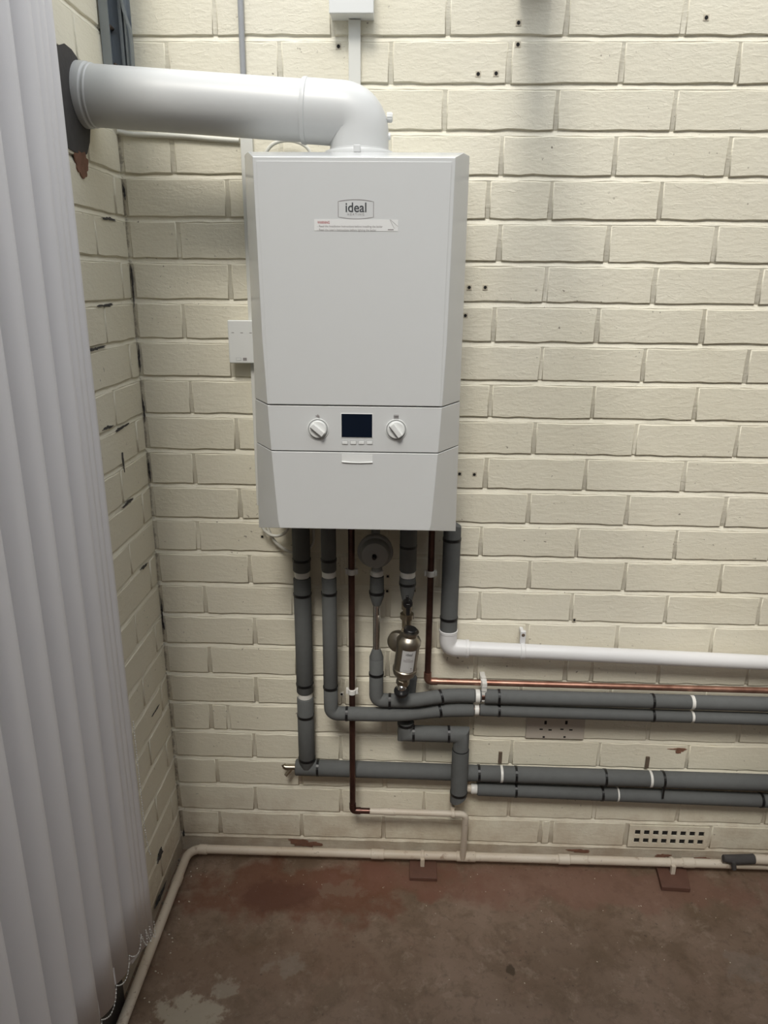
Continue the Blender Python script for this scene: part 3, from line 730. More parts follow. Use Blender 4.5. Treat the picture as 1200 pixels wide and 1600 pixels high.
# --- lower partner of A, from the tee to the right
YB = -0.032; rL = 0.0178
pb = pipe('insulated_return_pipe', 'thinner grey lagged pipe running right just below the lowest long lagged pipe', W(740, 1232, YB))
l0 = W(735, 1231.5, YB); l1 = W(1200, 1250.5, YB); dl_ = (l1-l0).normalized()
def onL(px): return l0+dl_*((W(px, 1240, YB).x-l0.x)/dl_.x)
sleeve(pb, [onL(745), onL(964)], rL); sleeve(pb, [onL(965), onL(1192)], rL); sleeve(pb, [onL(1193), l1+dl_*((1.584-l1.x)/dl_.x)], rL)
band(pb, onL(740), dl_, .0125, .008, M_TAPE, 'pipe_collar'); MB().tube([onL(728), onL(750)], .0100, 14).build('copper_core', M_OLDPIPE, pb, smooth=True)
for px in (805, 940, 1190): tie(pb, onL(px), dl_, rL)
band(pb, onL(964.5), dl_, rL-.0008, .0022, M_TAPE, 'saddle_strap')
MB().obox((onL(1033)+onA(1035))/2+Vector((0, -.0192, 0)), X, Y, Z, .0022, .0010, .018).build('cable_tie', M_TIE, pb)
# drain cock at the left end of the low run
dc = empty('drain_cock', 'small brass drain cock at the left end of the low lagged pipe', 'valve', tuple(W(450, 1203, YA)))
MB().tube([W(463, 1199, YA), W(447, 1199, YA), W(443, 1197, YA)], [.0075, .0075, .006], 14).build('body', M_BRASS, dc, smooth=True)
MB().tube([W(456, 1200, YA), W(446, 1212, YA-.01)], [.006, .0045], 12).build('outlet', M_BRASS, dc, smooth=True)
MB().tube([W(446, 1195, YA), W(441, 1197, YA)], .0035, 8).build('spindle', M_BRASS, dc, smooth=True)

# --- B: second insulated pipe, bending right into the lower of the paired runs
YP = -0.088; rB = 0.0168
pbb = pipe('insulated_heating_pipe', 'grey lagged pipe second from left, bending right into the lower paired run', W(514, 1112, YP))
t_, b_ = vx((512, 800), (517, 1070), YP); t_.z = 1.0; xB = t_.x
def zB(py): return W(515, py, YP).z
zh = W(545, 1115, YP).z
sleeve(pbb, [Vector((xB, YP, 1.0)), Vector((xB, YP, zB(892)))], rB)
sleeve(pbb, [Vector((xB, YP, zB(901))), Vector((xB, YP, zB(1073)))], rB)
sleeve(pbb, fillet([Vector((xB, YP, zB(1073))), Vector((xB, YP, zh)), Vector((W(542, 1115, YP).x, YP, zh))], .036, 10), rB)
run = [W(542, 1115, YP), W(590, 1116, YP), W(630, 1115.5, YP), W(660, 1112.5, YP+.015), W(690, 1109.5, -.066), W(740, 1108.5, -.062)]
def smoothp(pts, k=6):
    out = []; n = len(pts)
    for i in range(n-1):
        p0, p1, p2, p3 = pts[max(i-1, 0)], pts[i], pts[i+1], pts[min(i+2, n-1)]
        for j in range(k):
            t = j/k; out.append(0.5*((2*p1)+(p2-p0)*t+(2*p0-5*p1+4*p2-p3)*t*t+(3*p1-p0-3*p2+p3)*t**3))
    out.append(pts[-1]); return out
sleeve(pbb, smoothp(run), rB)
YR = -0.062; rR = 0.0150
q0 = W(740, 1108.5, YR); q1 = W(1200, 1123.5, YR); dq = (q1-q0).normalized()
def onB(px): return q0+dq*((W(px, 1115, YR).x-q0.x)/dq.x)
sleeve(pbb, [onB(749), onB(1080)], rR); sleeve(pbb, [onB(1084), q1+dq*((1.584-q1.x)/dq.x)], rR)
MB().tube([onB(735), q1], .0095, 12).build('copper_core', M_COPPER, pbb, smooth=True)
MB().tube([Vector((xB, YP, 1.0)), Vector((xB, YP, zB(1000)))], .0095, 12).build('copper_core', M_COPPER, pbb, smooth=True)
band(pbb, Vector((xB, YP, zB(896.5))), Z, .0145, .007)
for py in (874, 926, 1073): tie(pbb, Vector((xB, YP, zB(py))), Z, rB)
tie(pbb, run[0], X, rB); tie(pbb, W(686, 1110, -.068), Vector((1, .3, .1)), rB-.0006)
for px in (779, 1020): tie(pbb, onB(px), dq, rR)
for px in (744.5, 1082): band(pbb, onB(px), dq, rR-.003, .0055)
# --- D: centre pipe below the round cover: lagging, chrome tail, lagging, upper paired run
YD = -0.088; rD = 0.0165
pd = pipe('insulated_cold_pipe', 'grey lagged pipe with a bare chrome middle, bending right into the upper paired run', W(588, 1080, YD))
t_, b_ = vx((588, 890), (588, 1070), YD); xD = W(588.5, 975, YD).x
def zD(py): return W(588, py, YD).z
P_ = lambda py: Vector((xD, YD, zD(py)))
MB().tube([P_(900), P_(931), P_(945)], [rD*.95, rD, .0092], 22).build('insulation', M_INS, pd, smooth=True)
MB().tube([P_(938), P_(1026)], .0085, 20).build('chrome_pipe', M_CHROME, pd, smooth=True)
MB().tube([P_(1013), P_(1026), P_(1028)], [.0092, rD, rD], 22).build('insulation', M_INS, pd, smooth=True)
zh = W(612, 1094.5, YD).z
sleeve(pd, fillet([P_(1027), Vector((xD, YD, zh)), Vector((W(610, 1094, YD).x, YD, zh))], .034, 10), rD)
run = [W(609, 1094.5, YD), W(640, 1094.5, YD), W(662, 1092, -.080), W(690, 1088, -.068), W(715, 1086.5, YR), W(742, 1087, YR)]
sleeve(pd, smoothp(run), rD)
u0 = W(742, 1087.5, YR); u1 = W(1200, 1100.5, YR); du = (u1-u0).normalized()
def onU(px): return u0+du*((W(px, 1090, YR).x-u0.x)/du.x)
rU = .0182
sleeve(pd, [onU(742), onU(752)], .015); sleeve(pd, [onU(757), onU(1080)], rU-.001); sleeve(pd, [onU(1084), u1+du*((1.584-u1.x)/du.x)], rU-.001)
MB().tube([onU(742), u1], .0095, 12).build('copper_core', M_COPPER, pd, smooth=True)
for py in (925, 1052): tie(pd, P_(py), Z, rD)
tie(pd, run[0], X, rD); tie(pd, W(688.5, 1088.5, -.069), Vector((1, .3, .15)), rD)
for px in (779, 1020): tie(pd, onU(px), du, rU-.001)
for px in (746, 1083): band(pd, onU(px), du, rU-.003, .0055)
band(pd, P_(895), Z, .0135, .006, M_TAPE, 'pipe_collar')
# grey round cover on that pipe
gc = empty('pressure_valve', 'round grey valve cover with a black knob under the middle of the boiler', 'valve', tuple(W(586, 870, -.10)))
c = W(586.5, 861, -.085)
MB().lathe(c, (0, -1, -.05), [(-.030, .030), (-.012, .0375), (0, .0385), (.004, .0375), (.006, .0335), (.012, .0325), (.022, .0315), (.0265, .0290), (.028, .020), (.029, .004)], 40).build('cover', M_GVES, gc, smooth=True)
MB().lathe(c, (0, -1, -.05), [(.002, .0385), (.004, .0400), (.006, .0385)], 40).build('rim', M_GVES, gc, smooth=True)
MB().lathe(c+Vector((-.001, -.028, -.001)), (0, -1, -.3), [(0, .005), (.006, .0055), (.010, .004)], 12).build('knob', M_BLACK, gc, smooth=True)
MB().tube([Vector((xD, -.075, c.z-.02)), Vector((xD, YD, zD(897)))], .012, 14).build('stem', M_GVES, gc, smooth=True)
MB().tube([c+Vector((0, .02, .01)), Vector((c.x, -.065, 1.0))], .010, 12).build('inlet', M_GVES, gc, smooth=True)

# --- C: thin copper pipe, left
YC = -0.063
pc_ = pipe('copper_pipe', 'dark copper pipe dropping between the lagged pipes, over the low lagged run', W(550, 1262, YC))
t_, b_ = vx((549, 830), (551, 1255), YC); xC = t_.x
ze = W(556, 1266.5, YC).z; rc = .0075
MB().tube(fillet([Vector((xC, YC, 1.0)), Vector((xC, YC, ze)), Vector((W(582, 1267, YC).x, YC, ze))], .016), rc, 18).build('copper_tube', M_COPPER, pc_, smooth=True)
MB().tube(fillet([Vector((xC, YC, ze+.022)), Vector((xC, YC, ze)), Vector((xC+.020, YC, ze))], .016), rc+.0012, 18).build('elbow', M_COPPER, pc_, smooth=True)
for py in (893, 1080): wallclip(pc_, Vector((xC, YC, W(550, py, YC).z)), True, rc+.0015)
# white painted continuation into the skirting pipe
YSK = -0.030
zsk = lambda px: W(px, 1331+(px-400)*0.0253, YSK)
wp0 = Vector((W(578, 1267, YC).x, YC, ze)); wp1 = Vector((W(728, 1272, YC).x, YC, ze-.001)); q = zsk(728)
wpp = pipe('painted_branch_pipe', 'cream painted thin branch pipe stepping down into the skirting pipe', q)
MB().tube(fillet([wp0, wp1, Vector((wp1.x, YSK-.006, q.z))], .018), rc+.0006, 18).build('painted_tube', M_OLDPIPE, wpp, smooth=True)
a = W(600, 1268, YC); a.z = ze
MB().tube([a, a+X*.030], rc+.0018, 18).build('coupling', M_OLDPIPE, wpp, smooth=True)
a = W(708, 1268, YC); a.z = ze-.001
cl_ = band(wpp, a, X, rc+.0015, .004, M_OLDPIPE, 'pipe_clip'); MB().box((a.x-.006, -.001, a.z-.002), (a.x+.004, YC+.004, a.z+.016)).build('stem', M_OLDPIPE, cl_)
# --- F: copper pipe, right, turning to run right
YG = -0.045
pf = pipe('copper_pipe', 'bright copper pipe turning at an elbow to run right above the paired lagged runs', W(669, 1064, YG))
t_, b_ = vx((674, 835), (669, 1050), YG); xF = W(671, 960, YG).x
e0 = W(680, 1064.5, YG); e1 = W(1200, 1079, YG); de = (e1-e0).normalized(); e_c = e0+de*((xF-e0.x)/de.x)
MB().tube([Vector((xF, YG, 1.0)), Vector((xF, YG, e_c.z+.01))], rc, 18).build('upright_tube', M_COPPER, pf, smooth=True)
MB().tube([e_c+de*.012, e1+de*((1.584-e1.x)/de.x)], rc, 18).build('level_tube', M_COPPER2, pf, smooth=True)
MB().tube(fillet([Vector((xF, YG, e_c.z+.024)), e_c, e_c+de*.024], .018), rc+.0016, 18).build('elbow', M_COPPER2, pf, smooth=True)
wallclip(pf, Vector((xF, YG, W(673, 896, YG).z)), True, rc+.0015)
c = e0+de*((W(755.5, 1067, YG).x-e0.x)/de.x); dcl = wallclip(pf, c, False, rc+.0018)
MB().box((c.x-.006, -.069, c.z-.038), (c.x+.006, -.052, c.z+.012)).build('clip_bracket', M_TAPE, dcl, bevel=.001)
for i in range(4): MB().box((c.x-.0065, -.0698, c.z-.030+i*.010), (c.x+.0065, -.0690, c.z-.0285+i*.010)).build('clip_ridge', M_SEAM, dcl)
# --- G: condensate waste pipe
YW = -0.044
pw = pipe('waste_pipe', 'white plastic waste pipe elbowing right out of thick grey lagging', W(704, 1012, YW))
t_, b_ = vx((706, 815), (702, 985), YW); xW = t_.x; rW = .0200
ztop = W(713, 812, YW).z
ins = MB()
vs = []; n = 26
for zz_, cut in ((b_.z, 0), (ztop, 1)):
    for k_ in range(n):
        a = 2*math.pi*k_/n; vs.append(Vector((xW+rW*math.cos(a), YW+rW*math.sin(a), zz_-(0.016*(math.cos(a)*.5+.5) if cut else 0))))
ins.add(vs, [(k_, (k_+1) % n, n+(k_+1) % n, n+k_) for k_ in range(n)]+[tuple(range(n-1, -1, -1)), tuple(n+k_ for k_ in range(n))])
ins.build('insulation', M_INS, pw, smooth=True)
for py in (842, 965): tie(pw, Vector((xW, YW, W(705, py, YW).z)), Z, rW)
w0 = W(735, 1013.5, YW); w1 = W(1200, 1035.5, YW); dw = (w1-w0).normalized(); wc = w0+dw*((xW-w0.x)/dw.x); rP = .0178
zt_ = W(702, 986, YW).z
MB().tube(fillet([Vector((xW, YW, zt_)), wc, wc+dw*.050], .034, 10), rP+.003, 26).build('elbow', M_PVC, pw, smooth=True)
for c_, d_ in ((Vector((xW, YW, zt_)), Z), (wc+dw*.046, dw)): band(pw, c_, d_, rP+.0028, .004, M_PVC, 'elbow_rim')
MB().tube([wc+dw*.03, w1+dw*((1.584-w1.x)/dw.x)], rP, 26).build('plastic_tube', M_PVC, pw, smooth=True)
c = w0+dw*((W(816, 1018, YW).x-w0.x)/dw.x); sc_ = band(pw, c, dw, rP+.0005, .0055, M_PVC, 'pipe_clip')
MB().box((c.x-.0065, YW+.012, c.z+.010), (c.x+.0065, YW+.002, c.z+.050)).box((c.x-.0045, -.003, c.z+.034), (c.x+.0045, YW+.012, c.z+.044)).build('strap_arm', M_PVC, sc_, bevel=.002)
MB().lathe(Vector((c.x, YW+.0025, c.z+.041)), (0, -1, 0), [(0, .004), (.0015, .004), (.002, .0025)], 12).build('screw', M_STEEL, sc_)

# --- E: lagged pipe to the filter
YE = -0.095; rE = .0190
pe = pipe('insulated_filter_pipe', 'thick grey lagged pipe leading down into the metal filter canister', W(637, 930, YE))
xE = W(637.5, 880, YE).x
zE = lambda py: W(637, py, YE).z
Q_ = lambda py: Vector((xE, YE, zE(py)))
sleeve(pe, [Vector((xE, YE, 1.0)), Q_(892)], rE)
MB().tube([Q_(901), Q_(908), Q_(914), Q_(928), Q_(938)], [rE*.95, rE, rE*.95, rE*.78, rE*.60], 22).build('insulation', M_INS, pe, smooth=True)
band(pe, Q_(897), Z, .0155, .007); MB().tube([Q_(888), Q_(906)], .0105, 12).build('copper_core', M_COPPER, pe, smooth=True)
for py in (853, 911): tie(pe, Q_(py), Z, rE-.0008)
# isolation valve and filter
fv = empty('filter_valve', 'brass isolating valve with a black lever above the filter canister', 'valve', tuple(W(637, 960, YE)))
MB().lathe(Q_(932), (0, 0, -1), [(0, .0105), (.012, .0105), (.014, .0125), (.030, .0125), (.032, .0095), (.040, .0095), (.042, .0155), (.054, .0155), (.056, .0115), (.075, .0115)], 24).build('body', M_BRASS, fv, smooth=True)
c = W(637, 944, -.125)
lv = MB().lathe(c+Vector((0, .02, 0)), (0, -1, 0), [(0, .006), (.012, .006), (.013, .011), (.019, .011), (.021, .009)], 20).build('lever_hub', M_BLACK, fv, smooth=True)
MB().obox(c+Vector((.001, -.002, -.012)), X, Y, Z, .0042, .003, .014).obox(c+Vector((-.001, -.002, .013)), X, Y, Z, .0036, .003, .008).build('lever', M_BLACK, lv, bevel=.0012)
flt = empty('system_filter', 'nickel plated filter canister with a black cap and printed label', 'filter', tuple(W(632, 1060, -.12)))
ft = W(641, 985, -.128); fb = W(630.5, 1058, -.118); fa = (ft-fb).normalized(); L = (ft-fb).length
MB().lathe(fb, fa, [(0, .012), (.001, .0165), (.010, .0245), (.018, .0275), (.026, .0280), (.028, .0262), (L*.72, .0262), (L*.73, .0278), (L*.80, .0278), (L*.86, .0235), (L*.90, .0180), (L*.93, .0180), (L*.95, .0200), (L*.99, .0200)], 40).build('canister', M_FILTER, flt, smooth=True)
MB().lathe(fb, fa, [(L*.975, .0150), (L*1.03, .0150), (L*1.04, .0135)], 30).build('cap', M_BLACK, flt, smooth=True)
MB().lathe(W(625, 1000, -.095), (-.35, -.75, .1), [(-.02, .017), (0, .024), (.010, .026), (.020, .023), (.026, .012)], 30).build('inlet_housing', M_FILTER, flt, smooth=True)
# curved label
cy_u = fa.cross(Vector((0, -1, 0))).normalized(); cy_f = cy_u.cross(fa)
if cy_f.y > 0: cy_f = -cy_f
if cy_u.x < 0: cy_u = -cy_u
lm = MB(); vs = []; na = 10; rl = .0266
def labpt(t, h, dr=0.0):
    ang = math.radians(8+34*t); return fb+fa*h+(cy_u*math.sin(ang)+cy_f*math.cos(ang))*(rl+dr)
h0_, h1_ = .030, L*.69
for i in range(na+1):
    t = -1+2*i/na; vs += [labpt(t, h0_), labpt(t, h1_)]
lm.add(vs, [(2*i, 2*i+2, 2*i+3, 2*i+1) for i in range(na)]); labo = lm.build('label', M_FLAB, flt, smooth=True)
def labstrip(t0, t1, ha, hb, mat=M_INK2, name='print_line'):
    mb = MB(); v = []
    for i in range(5):
        t = t0+(t1-t0)*i/4; v += [labpt(t, ha, .0003), labpt(t, hb, .0003)]
    mb.add(v, [(2*i, 2*i+2, 2*i+3, 2*i+1) for i in range(4)]); mb.build(name, mat, labo)
H_ = h1_-h0_
labstrip(-.75, .75, h0_+H_*.56, h0_+H_*.585); labstrip(-.7, .8, h0_+H_*.50, h0_+H_*.525); labstrip(-.35, .25, h0_+H_*.63, h0_+H_*.65); labstrip(-.6, .8, h0_+H_*.08, h0_+H_*.095); labstrip(.45, .7, h0_+H_*.16, h0_+H_*.22)
# the word on the label
cu = D.curves.new('lettering', 'FONT'); cu.body = 'ideal'; t = D.objects.new('tmp', cu); COL.objects.link(t)
me = D.meshes.new_from_object(t.evaluated_get(bpy.context.evaluated_depsgraph_get())); D.objects.remove(t)
mx = max(v.co.x for v in me.vertices); off = parent_off(labo)
for v in me.vertices: v.co = labpt(-.48+.96*v.co.x/mx, h0_+H_*.79+v.co.y*.0105, .0004)-off
me.materials.append(M_INK); link(D.objects.new('lettering', me), labo)
# union and cap under the canister
un = MB().lathe(fb, -fa, [(-.004, .0130), (.004, .0130), (.006, .0155), (.018, .0155), (.020, .0115), (.030, .0115)], 8).build('union_nut', M_BRASS, flt)
c = W(627.5, 1076, -.122)
bc = MB().lathe(c+Vector((0, 0, -.012)), Vector((0, -.25, 1)), [(0, .0160), (.006, .0180), (.010, .0175), (.011, .012)], 24).build('drain_cap', M_BLACK, flt, smooth=True)
MB().lathe(c, Vector((0, -.6, .8)), [(-.002, .0120), (.006, .0110), (.012, .008), (.015, .004)], 20).build('drain_valve', M_CHROME, bc, smooth=True)
MB().tube([c+Vector((0, .004, .004)), c+Vector((.002, -.002, .022))], .006, 12).build('drain_stem', M_CHROME, bc, smooth=True)
# --- lagging below the filter: elbow, short level run, drop into the low tee
YK = -0.060; rK = .0195
pk = pipe('insulated_link_pipe', 'grey lagged pipe stepping right below the paired runs and down to the low tee', W(718, 1250, YK))
xk0 = W(634, 1130, YK).x; zk = W(660, 1146, YK).z; xk1 = W(718.5, 1200, YK).x
sleeve(pk, [Vector((W(641, 1080, YK).x, YK+.012, W(641, 1060, YK).z)), Vector((xk0, YK+.010, W(633, 1125, YK).z))], .0165)
def mitre(parent, pts, r):
    """mitred foam corner: rings lie in the mitre plane at the bend"""
    a, b, c = pts; d1 = (b-a).normalized(); d2 = (c-b).normalized(); mn = (d1+d2).normalized()
    n = 24; yv = Vector((0, -1, 0)); vs = []
    for P0, d, on_m in ((a, d1, 0), (b, d1, 1), (c, d2, 0)):
        s_ = yv.cross(d).normalized()
        for k_ in range(n):
            an = 2*math.pi*k_/n; p = P0+yv*r*math.cos(an)+s_*r*math.sin(an)
            if on_m: p = p - d*((p-b).dot(mn)/d.dot(mn))
            vs.append(p)
    fs = []
    for i in range(2):
        for k_ in range(n): fs.append((i*n+k_, i*n+(k_+1) % n, (i+1)*n+(k_+1) % n, (i+1)*n+k_))
    fs += [tuple(range(n-1, -1, -1)), tuple(2*n+k_ for k_ in range(n))]
    return MB().add(vs, fs).build('insulation_corner', M_INS, parent, smooth=True)
mitre(pk, (Vector((xk0, YK, W(633, 1127, YK).z)), Vector((xk0, YK, zk)), Vector((W(646, 1146, YK).x, YK, zk))), rK)
sleeve(pk, [Vector((W(646, 1146, YK).x, YK, zk)), Vector((W(701, 1146, YK).x, YK, zk))], rK)
mitre(pk, (Vector((W(701, 1146, YK).x, YK, zk)), Vector((xk1, YK, zk)), Vector((xk1, YK, W(718, 1170, YK).z))), rK)
zkb = W(718, 1252, YK).z
vs = []; n = 26; rk2 = .0210
for zz_, cut in ((W(718, 1171, YK).z, 0), (zkb, 1)):
    for k_ in range(n):
        a = 2*math.pi*k_/n; vs.append(Vector((xk1+rk2*math.cos(a), YK+rk2*math.sin(a), zz_+(.020*(math.cos(a)*.5+.5)**1.5 if cut else 0))))
MB().add(vs, [(k_, (k_+1) % n, n+(k_+1) % n, n+k_) for k_ in range(n)]+[tuple(range(n-1, -1, -1)), tuple(n+k_ for k_ in range(n))]).build('insulation', M_INS, pk, smooth=True)
for (px, ax) in ((646, X), (701, X)): tie(pk, Vector((W(px, 1146, YK).x, YK, zk)), ax, rK)
for py in (1172, 1238): tie(pk, Vector((xk1, YK, W(718, py, YK).z)), Z, rk2 if py > 1200 else rK)
tie(pk, Vector((xk0, YK, W(633, 1130, YK).z)), Z, rK)

# --- skirting pipe round the foot of the walls
s0 = zsk(400); s1 = zsk(1190); zc_ = 0.029; rs = .0112
sk = pipe('skirting_pipe', 'old cream painted pipe running along the floor round the foot of both walls', (0.05, -.03, .029))
P0 = Vector((.030, -1.5, zc_)); P1 = Vector((.030, YSK, zc_+.001)); P2 = Vector((1.584, YSK, .034))
MB().tube(fillet([P0, P1, P2], .040, 10), rs, 18).build('painted_tube', M_OLDPIPE, sk, smooth=True)
for px, wd_ in ((590, .018), (728, .026), (881, .016), (1075, .016), (318, .012)):
    c = zsk(px); c.z = zc_+(.035-zc_)*c.x/1.584
    MB().tube([c-X*wd_, c-X*wd_*.9, c+X*wd_*.9, c+X*wd_], [rs, rs+.0018, rs+.0018, rs], 18).build('coupling', M_OLDPIPE, sk, smooth=True)
c = WZ(276, 1375, .03); MB().tube([Vector((.030, c.y-.012, zc_)), Vector((.030, c.y+.012, zc_))], rs+.0015, 18).build('coupling', M_OLDPIPE, sk, smooth=True)
for px in (660, 1049):
    c = zsk(px); c.z = zc_+(.035-zc_)*c.x/1.584
    cl_ = band(sk, c, X, rs+.001, .0045, M_OLDPIPE, 'pipe_clip')
    MB().box((c.x-.0055, YSK-.010, .0115), (c.x+.0055, YSK-.020, c.z+.004)).build('clip_leg', M_OLDPIPE, cl_, bevel=.001)
# tiles under the pipe
q = WZ(661, 1358, .0)
tb = MB().box((WZ(640, 1370, .010).x, -.086, .0006), (WZ(683, 1370, .010).x, -.012, .0110)).build('floor_tile', M_TILE, None, bevel=.001)
tag(tb, 'small red-brown tile offcut under the skirting pipe below the branch pipe', 'tile')
vs = [WZ(1027, 1356, .012), WZ(1034, 1386, .012), WZ(1079, 1389, .012), WZ(1074, 1358, .012)]
vs = [Vector((v.x, v.y, .0008)) for v in vs]+[Vector((v.x, v.y, .0130)) for v in vs]
vs[0].y = vs[4].y = vs[3].y = vs[7].y = -.014
tb = MB().add(vs, [(0, 3, 2, 1), (4, 5, 6, 7), (0, 1, 5, 4), (1, 2, 6, 5), (2, 3, 7, 6), (3, 0, 4, 7)]).build('floor_tile', M_TILE, None, bevel=.001)
tag(tb, 'dark brown tile lying skewed under the skirting pipe by the air brick', 'tile')
# dark fitting on the pipe at the far right
dk = empty('pipe_valve', 'dark grey pipe fitting joined to the skirting pipe at the right edge', 'valve', tuple(W(1165, 1345, -.03)))
MB().tube([W(1130, 1341, -.040), W(1150, 1343, -.040), W(1178, 1342, -.040)], [.009, .0125, .0125], 16).build('body', M_CEMENT, dk, smooth=True)
MB().tube([W(1146, 1346, -.050), W(1147, 1358, -.052)], .006, 10).build('spout', M_CEMENT, dk, smooth=True)
MB().tube([W(1178, 1342, -.040), W(1230, 1345, -.040)], .0125, 16).build('tail', M_OLDPIPE, dk, smooth=True)

# double socket
so = empty('double_socket', 'aged cream double wall socket below the paired lagged runs', 'socket', tuple(W(868, 1155, -.004)))
a = W(823, 1124, -.008); b = W(912, 1156, -.008); zt_ = b.z+.086*.9
MB().box((a.x, -.0005, b.z), (b.x, -.0085, zt_)).build('face_plate', M_SOCK, so, bevel=.0025)
for px in (852.5, 885):
    for dx, dy, w_, h_ in ((0, 1129, .0030, .0050), (-7, 1139.5, .0042, .0018), (7, 1140.5, .0042, .0018), (-3, 1151.5, .0028, .0024)):
        q = W(px+dx, dy, -.0086); MB().box((q.x-w_, -.0080, q.z-h_), (q.x+w_, -.0089, q.z+h_)).build('pin_slot' if dy < 1150 else 'screw', M_DARK, so)

# ------------------------------------------------------------------ vertical blind on the left
bl = empty('vertical_blind', 'white vertical blind of hanging fabric vanes linked by bead chains along the left wall', 'blind', (.06, -.41, .15))
edges = [-.412, -.437, -.456, -.480, -.541, -.606, -.673, -.742, -.811, -.880, -.950, -1.02, -1.09]
zbot = [.157, .170, .182, .196, .210, .213, .215, .217, .219, .22, .22, .22, .22]
far = []
for i, (ye, zb_) in enumerate(zip(edges, zbot)):
    ang = math.radians(20 if i > 3 else (14, 16, 18, 20)[i]); wv = .089; xe = .072
    u = Vector((-math.sin(ang), -math.cos(ang), 0)); nn = Vector((math.cos(ang), -math.sin(ang), 0))
    mb = MB(); vs = []; fs = []; nv, nh = 10, 14; ph = random.uniform(0, 6)
    for sgn in (.0004, -.0004):
        for j in range(nh+1):
            z = 2.07-(2.07-zb_)*j/nh
            for k_ in range(nv+1):
                t = k_/nv
                cur = .0045*math.sin(t*math.pi*2)*(1 if i % 2 else .8)+.0022*math.sin(z*2.2+ph)*t
                vs.append(Vector((xe, ye, z))+u*wv*t+nn*(cur+sgn))
    m_ = (nv+1)*(nh+1)
    for j in range(nh):
        for k_ in range(nv):
            a = j*(nv+1)+k_; fs.append((a, a+1, a+nv+2, a+nv+1)); fs.append((m_+a, m_+a+nv+1, m_+a+nv+2, m_+a+1))
    for j in range(nh):
        for k_ in (0, nv):
            a = j*(nv+1)+k_; fs.append((a, a+nv+1, m_+a+nv+1, m_+a))
    for k_ in range(nv): a = nh*(nv+1)+k_; fs.append((a, a+1, m_+a+1, m_+a))
    v_ = mb.add(vs, fs).build('vane', M_BLIND, bl, smooth='all')
    # weighted pocket at the hem
    hem = MB(); c = Vector((xe, ye, zb_+.022))+u*wv*.5
    hem.obox(c+nn*.0009, u, nn, Z, wv*.40, .0004, .020); hem.build('hem_pocket', M_BLIND, v_)
    far.append((Vector((xe, ye, zb_+.030)), Vector((xe, ye, zb_+.030))+u*wv))
MB().box((.03, -2.1, 2.07), (.085, -.40, 2.10)).build('headrail', M_WFLAT, bl)
bead_me = None
def beads(parent, pts, r=.0015, gap=.0062):
    mb = MB(); L_ = 0; last = None; cnt = 0
    P = []; acc = 0
    for a, b in zip(pts, pts[1:]):
        d = (b-a).length; t = gap-acc if P else 0
        while t <= d: P.append(a.lerp(b, t/d)); t += gap
        acc = d-(t-gap)
    for p in P:
        vs = [p+Vector(q)*r for q in ((0,0,1),(1,0,0),(0,1,0),(-1,0,0),(0,-1,0),(0,0,-1),(.6,.6,.6),(-.6,.6,.6),(-.6,-.6,.6),(.6,-.6,.6),(.6,.6,-.6),(-.6,.6,-.6),(-.6,-.6,-.6),(.6,-.6,-.6))]
        fs = []
        for top, ring_, s_ in ((0, (6, 7, 8, 9), 1), (5, (10, 11, 12, 13), -1)):
            for k_ in range(4): fs.append((top, ring_[k_], ring_[(k_+1) % 4]) if s_ > 0 else (top, ring_[(k_+1) % 4], ring_[k_]))
        eq = (1, 2, 3, 4)
        for k_ in range(4):
            nxt = eq[(k_+1) % 4]; tu, tl = 6+k_, 10+k_
            fs += [(eq[k_], nxt, tu), (nxt, eq[k_], tl)]
            k3 = (k_+3) % 4; fs += [(eq[k_], tu, 6+k3), (eq[k_], 10+k3, tl)]
        mb.add(vs, fs)
    mb.tube(pts, r*.25, 5); return mb.build('bead_chain', M_BEAD, parent, smooth='all')
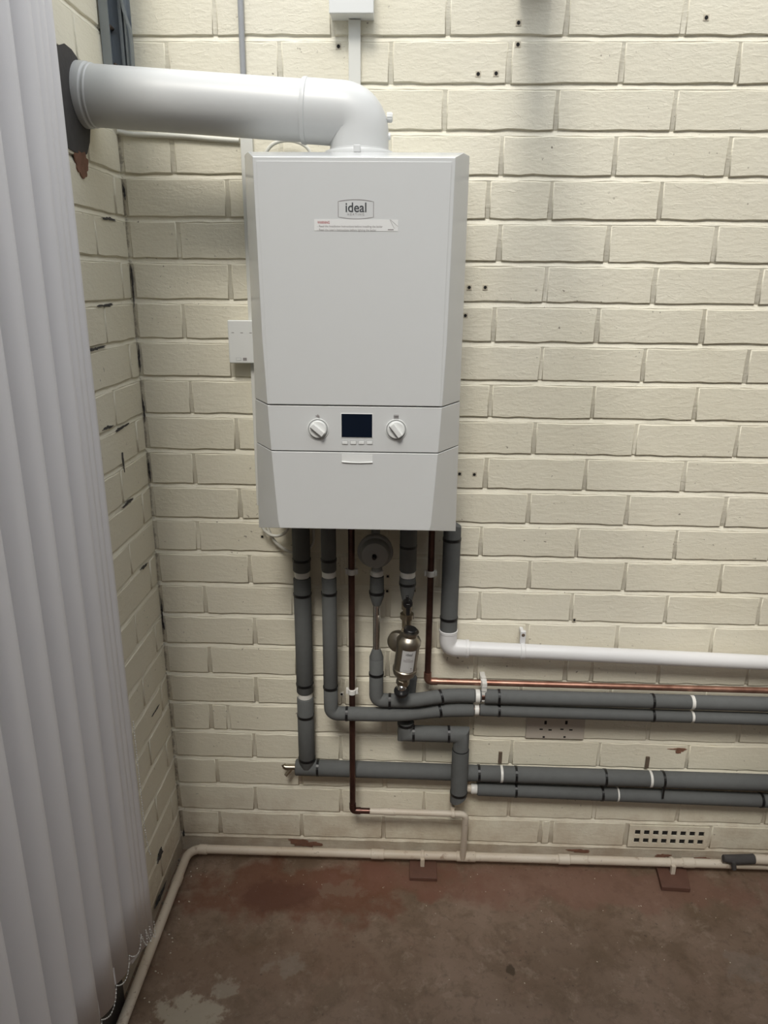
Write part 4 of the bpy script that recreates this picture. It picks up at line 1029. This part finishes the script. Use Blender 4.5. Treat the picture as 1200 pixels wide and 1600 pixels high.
def sag(a, b, dip, n=14):
    return [a.lerp(b, i/n)+Vector((.004*math.sin(math.pi*i/n), 0, -dip*4*(i/n)*(1-i/n))) for i in range(n+1)]
for i in range(len(far)-1):
    a, b = far[i][0]+Vector((.003, 0, 0)), far[i+1][0]+Vector((.003, 0, 0))
    if i < 9: beads(bl, sag(a, b, .020 if i > 2 else .034))
a = Vector((.074, -.405, .42)); beads(bl, [a+Vector((0, 0, .25)), a, a+Vector((.002, .004, -.06)), a+Vector((.003, .010, -.075))])
bpy.context.view_layer.update()

# ------------------------------------------------------------------ rubble along the left wall and crumbs on the floor
def chips(name, label, cat, pts, mat):
    mb = MB(); rnd = random.Random(5)
    for p, s_ in pts:
        a = rnd.uniform(0, 3); ux = Vector((math.cos(a), math.sin(a), 0)); uy = Vector((-ux.y, ux.x, 0))
        h = s_*rnd.uniform(.3, .7); vs = []
        for k_ in range(6):
            an = k_*math.pi/3+rnd.uniform(-.3, .3); rr = s_*rnd.uniform(.6, 1.1); vs.append(Vector((p[0], p[1], 0.0002))+ux*math.cos(an)*rr+uy*math.sin(an)*rr*.75)
        vs += [v*1 + Vector((0, 0, h))+(Vector((p[0], p[1], 0))-v)*.35*Vector((1, 1, 0)).length/1.6 for v in vs[:6]]
        mb.add(vs, [(6, 7, 8, 9, 10, 11)]+[(k_, (k_+1) % 6, 6+(k_+1) % 6, 6+k_) for k_ in range(6)])
    o = mb.build(name, mat); tag(o, label, cat, kind='stuff'); return o
rnd = random.Random(11)
pts = [((rnd.uniform(.004, .017), rnd.uniform(-.62, -.03)), rnd.uniform(.0022, .0062)) for _ in range(85)]
chips('rubble', 'dark rubble and dirt lying between the skirting pipe and the left wall', 'rubble', pts, M_RUB)
pts = [((rnd.uniform(.05, 1.5), -abs(rnd.gauss(.02, .22))-.045), rnd.uniform(.0008, .0020)) for _ in range(60)]
pts += [((rnd.uniform(.043, .075), rnd.uniform(-.45, -.06)), rnd.uniform(.0015, .0035)) for _ in range(16)]
chips('plaster_crumbs', 'tiny pale plaster crumbs scattered over the brown floor', 'crumbs', pts, M_RUB if False else M_PLUG)
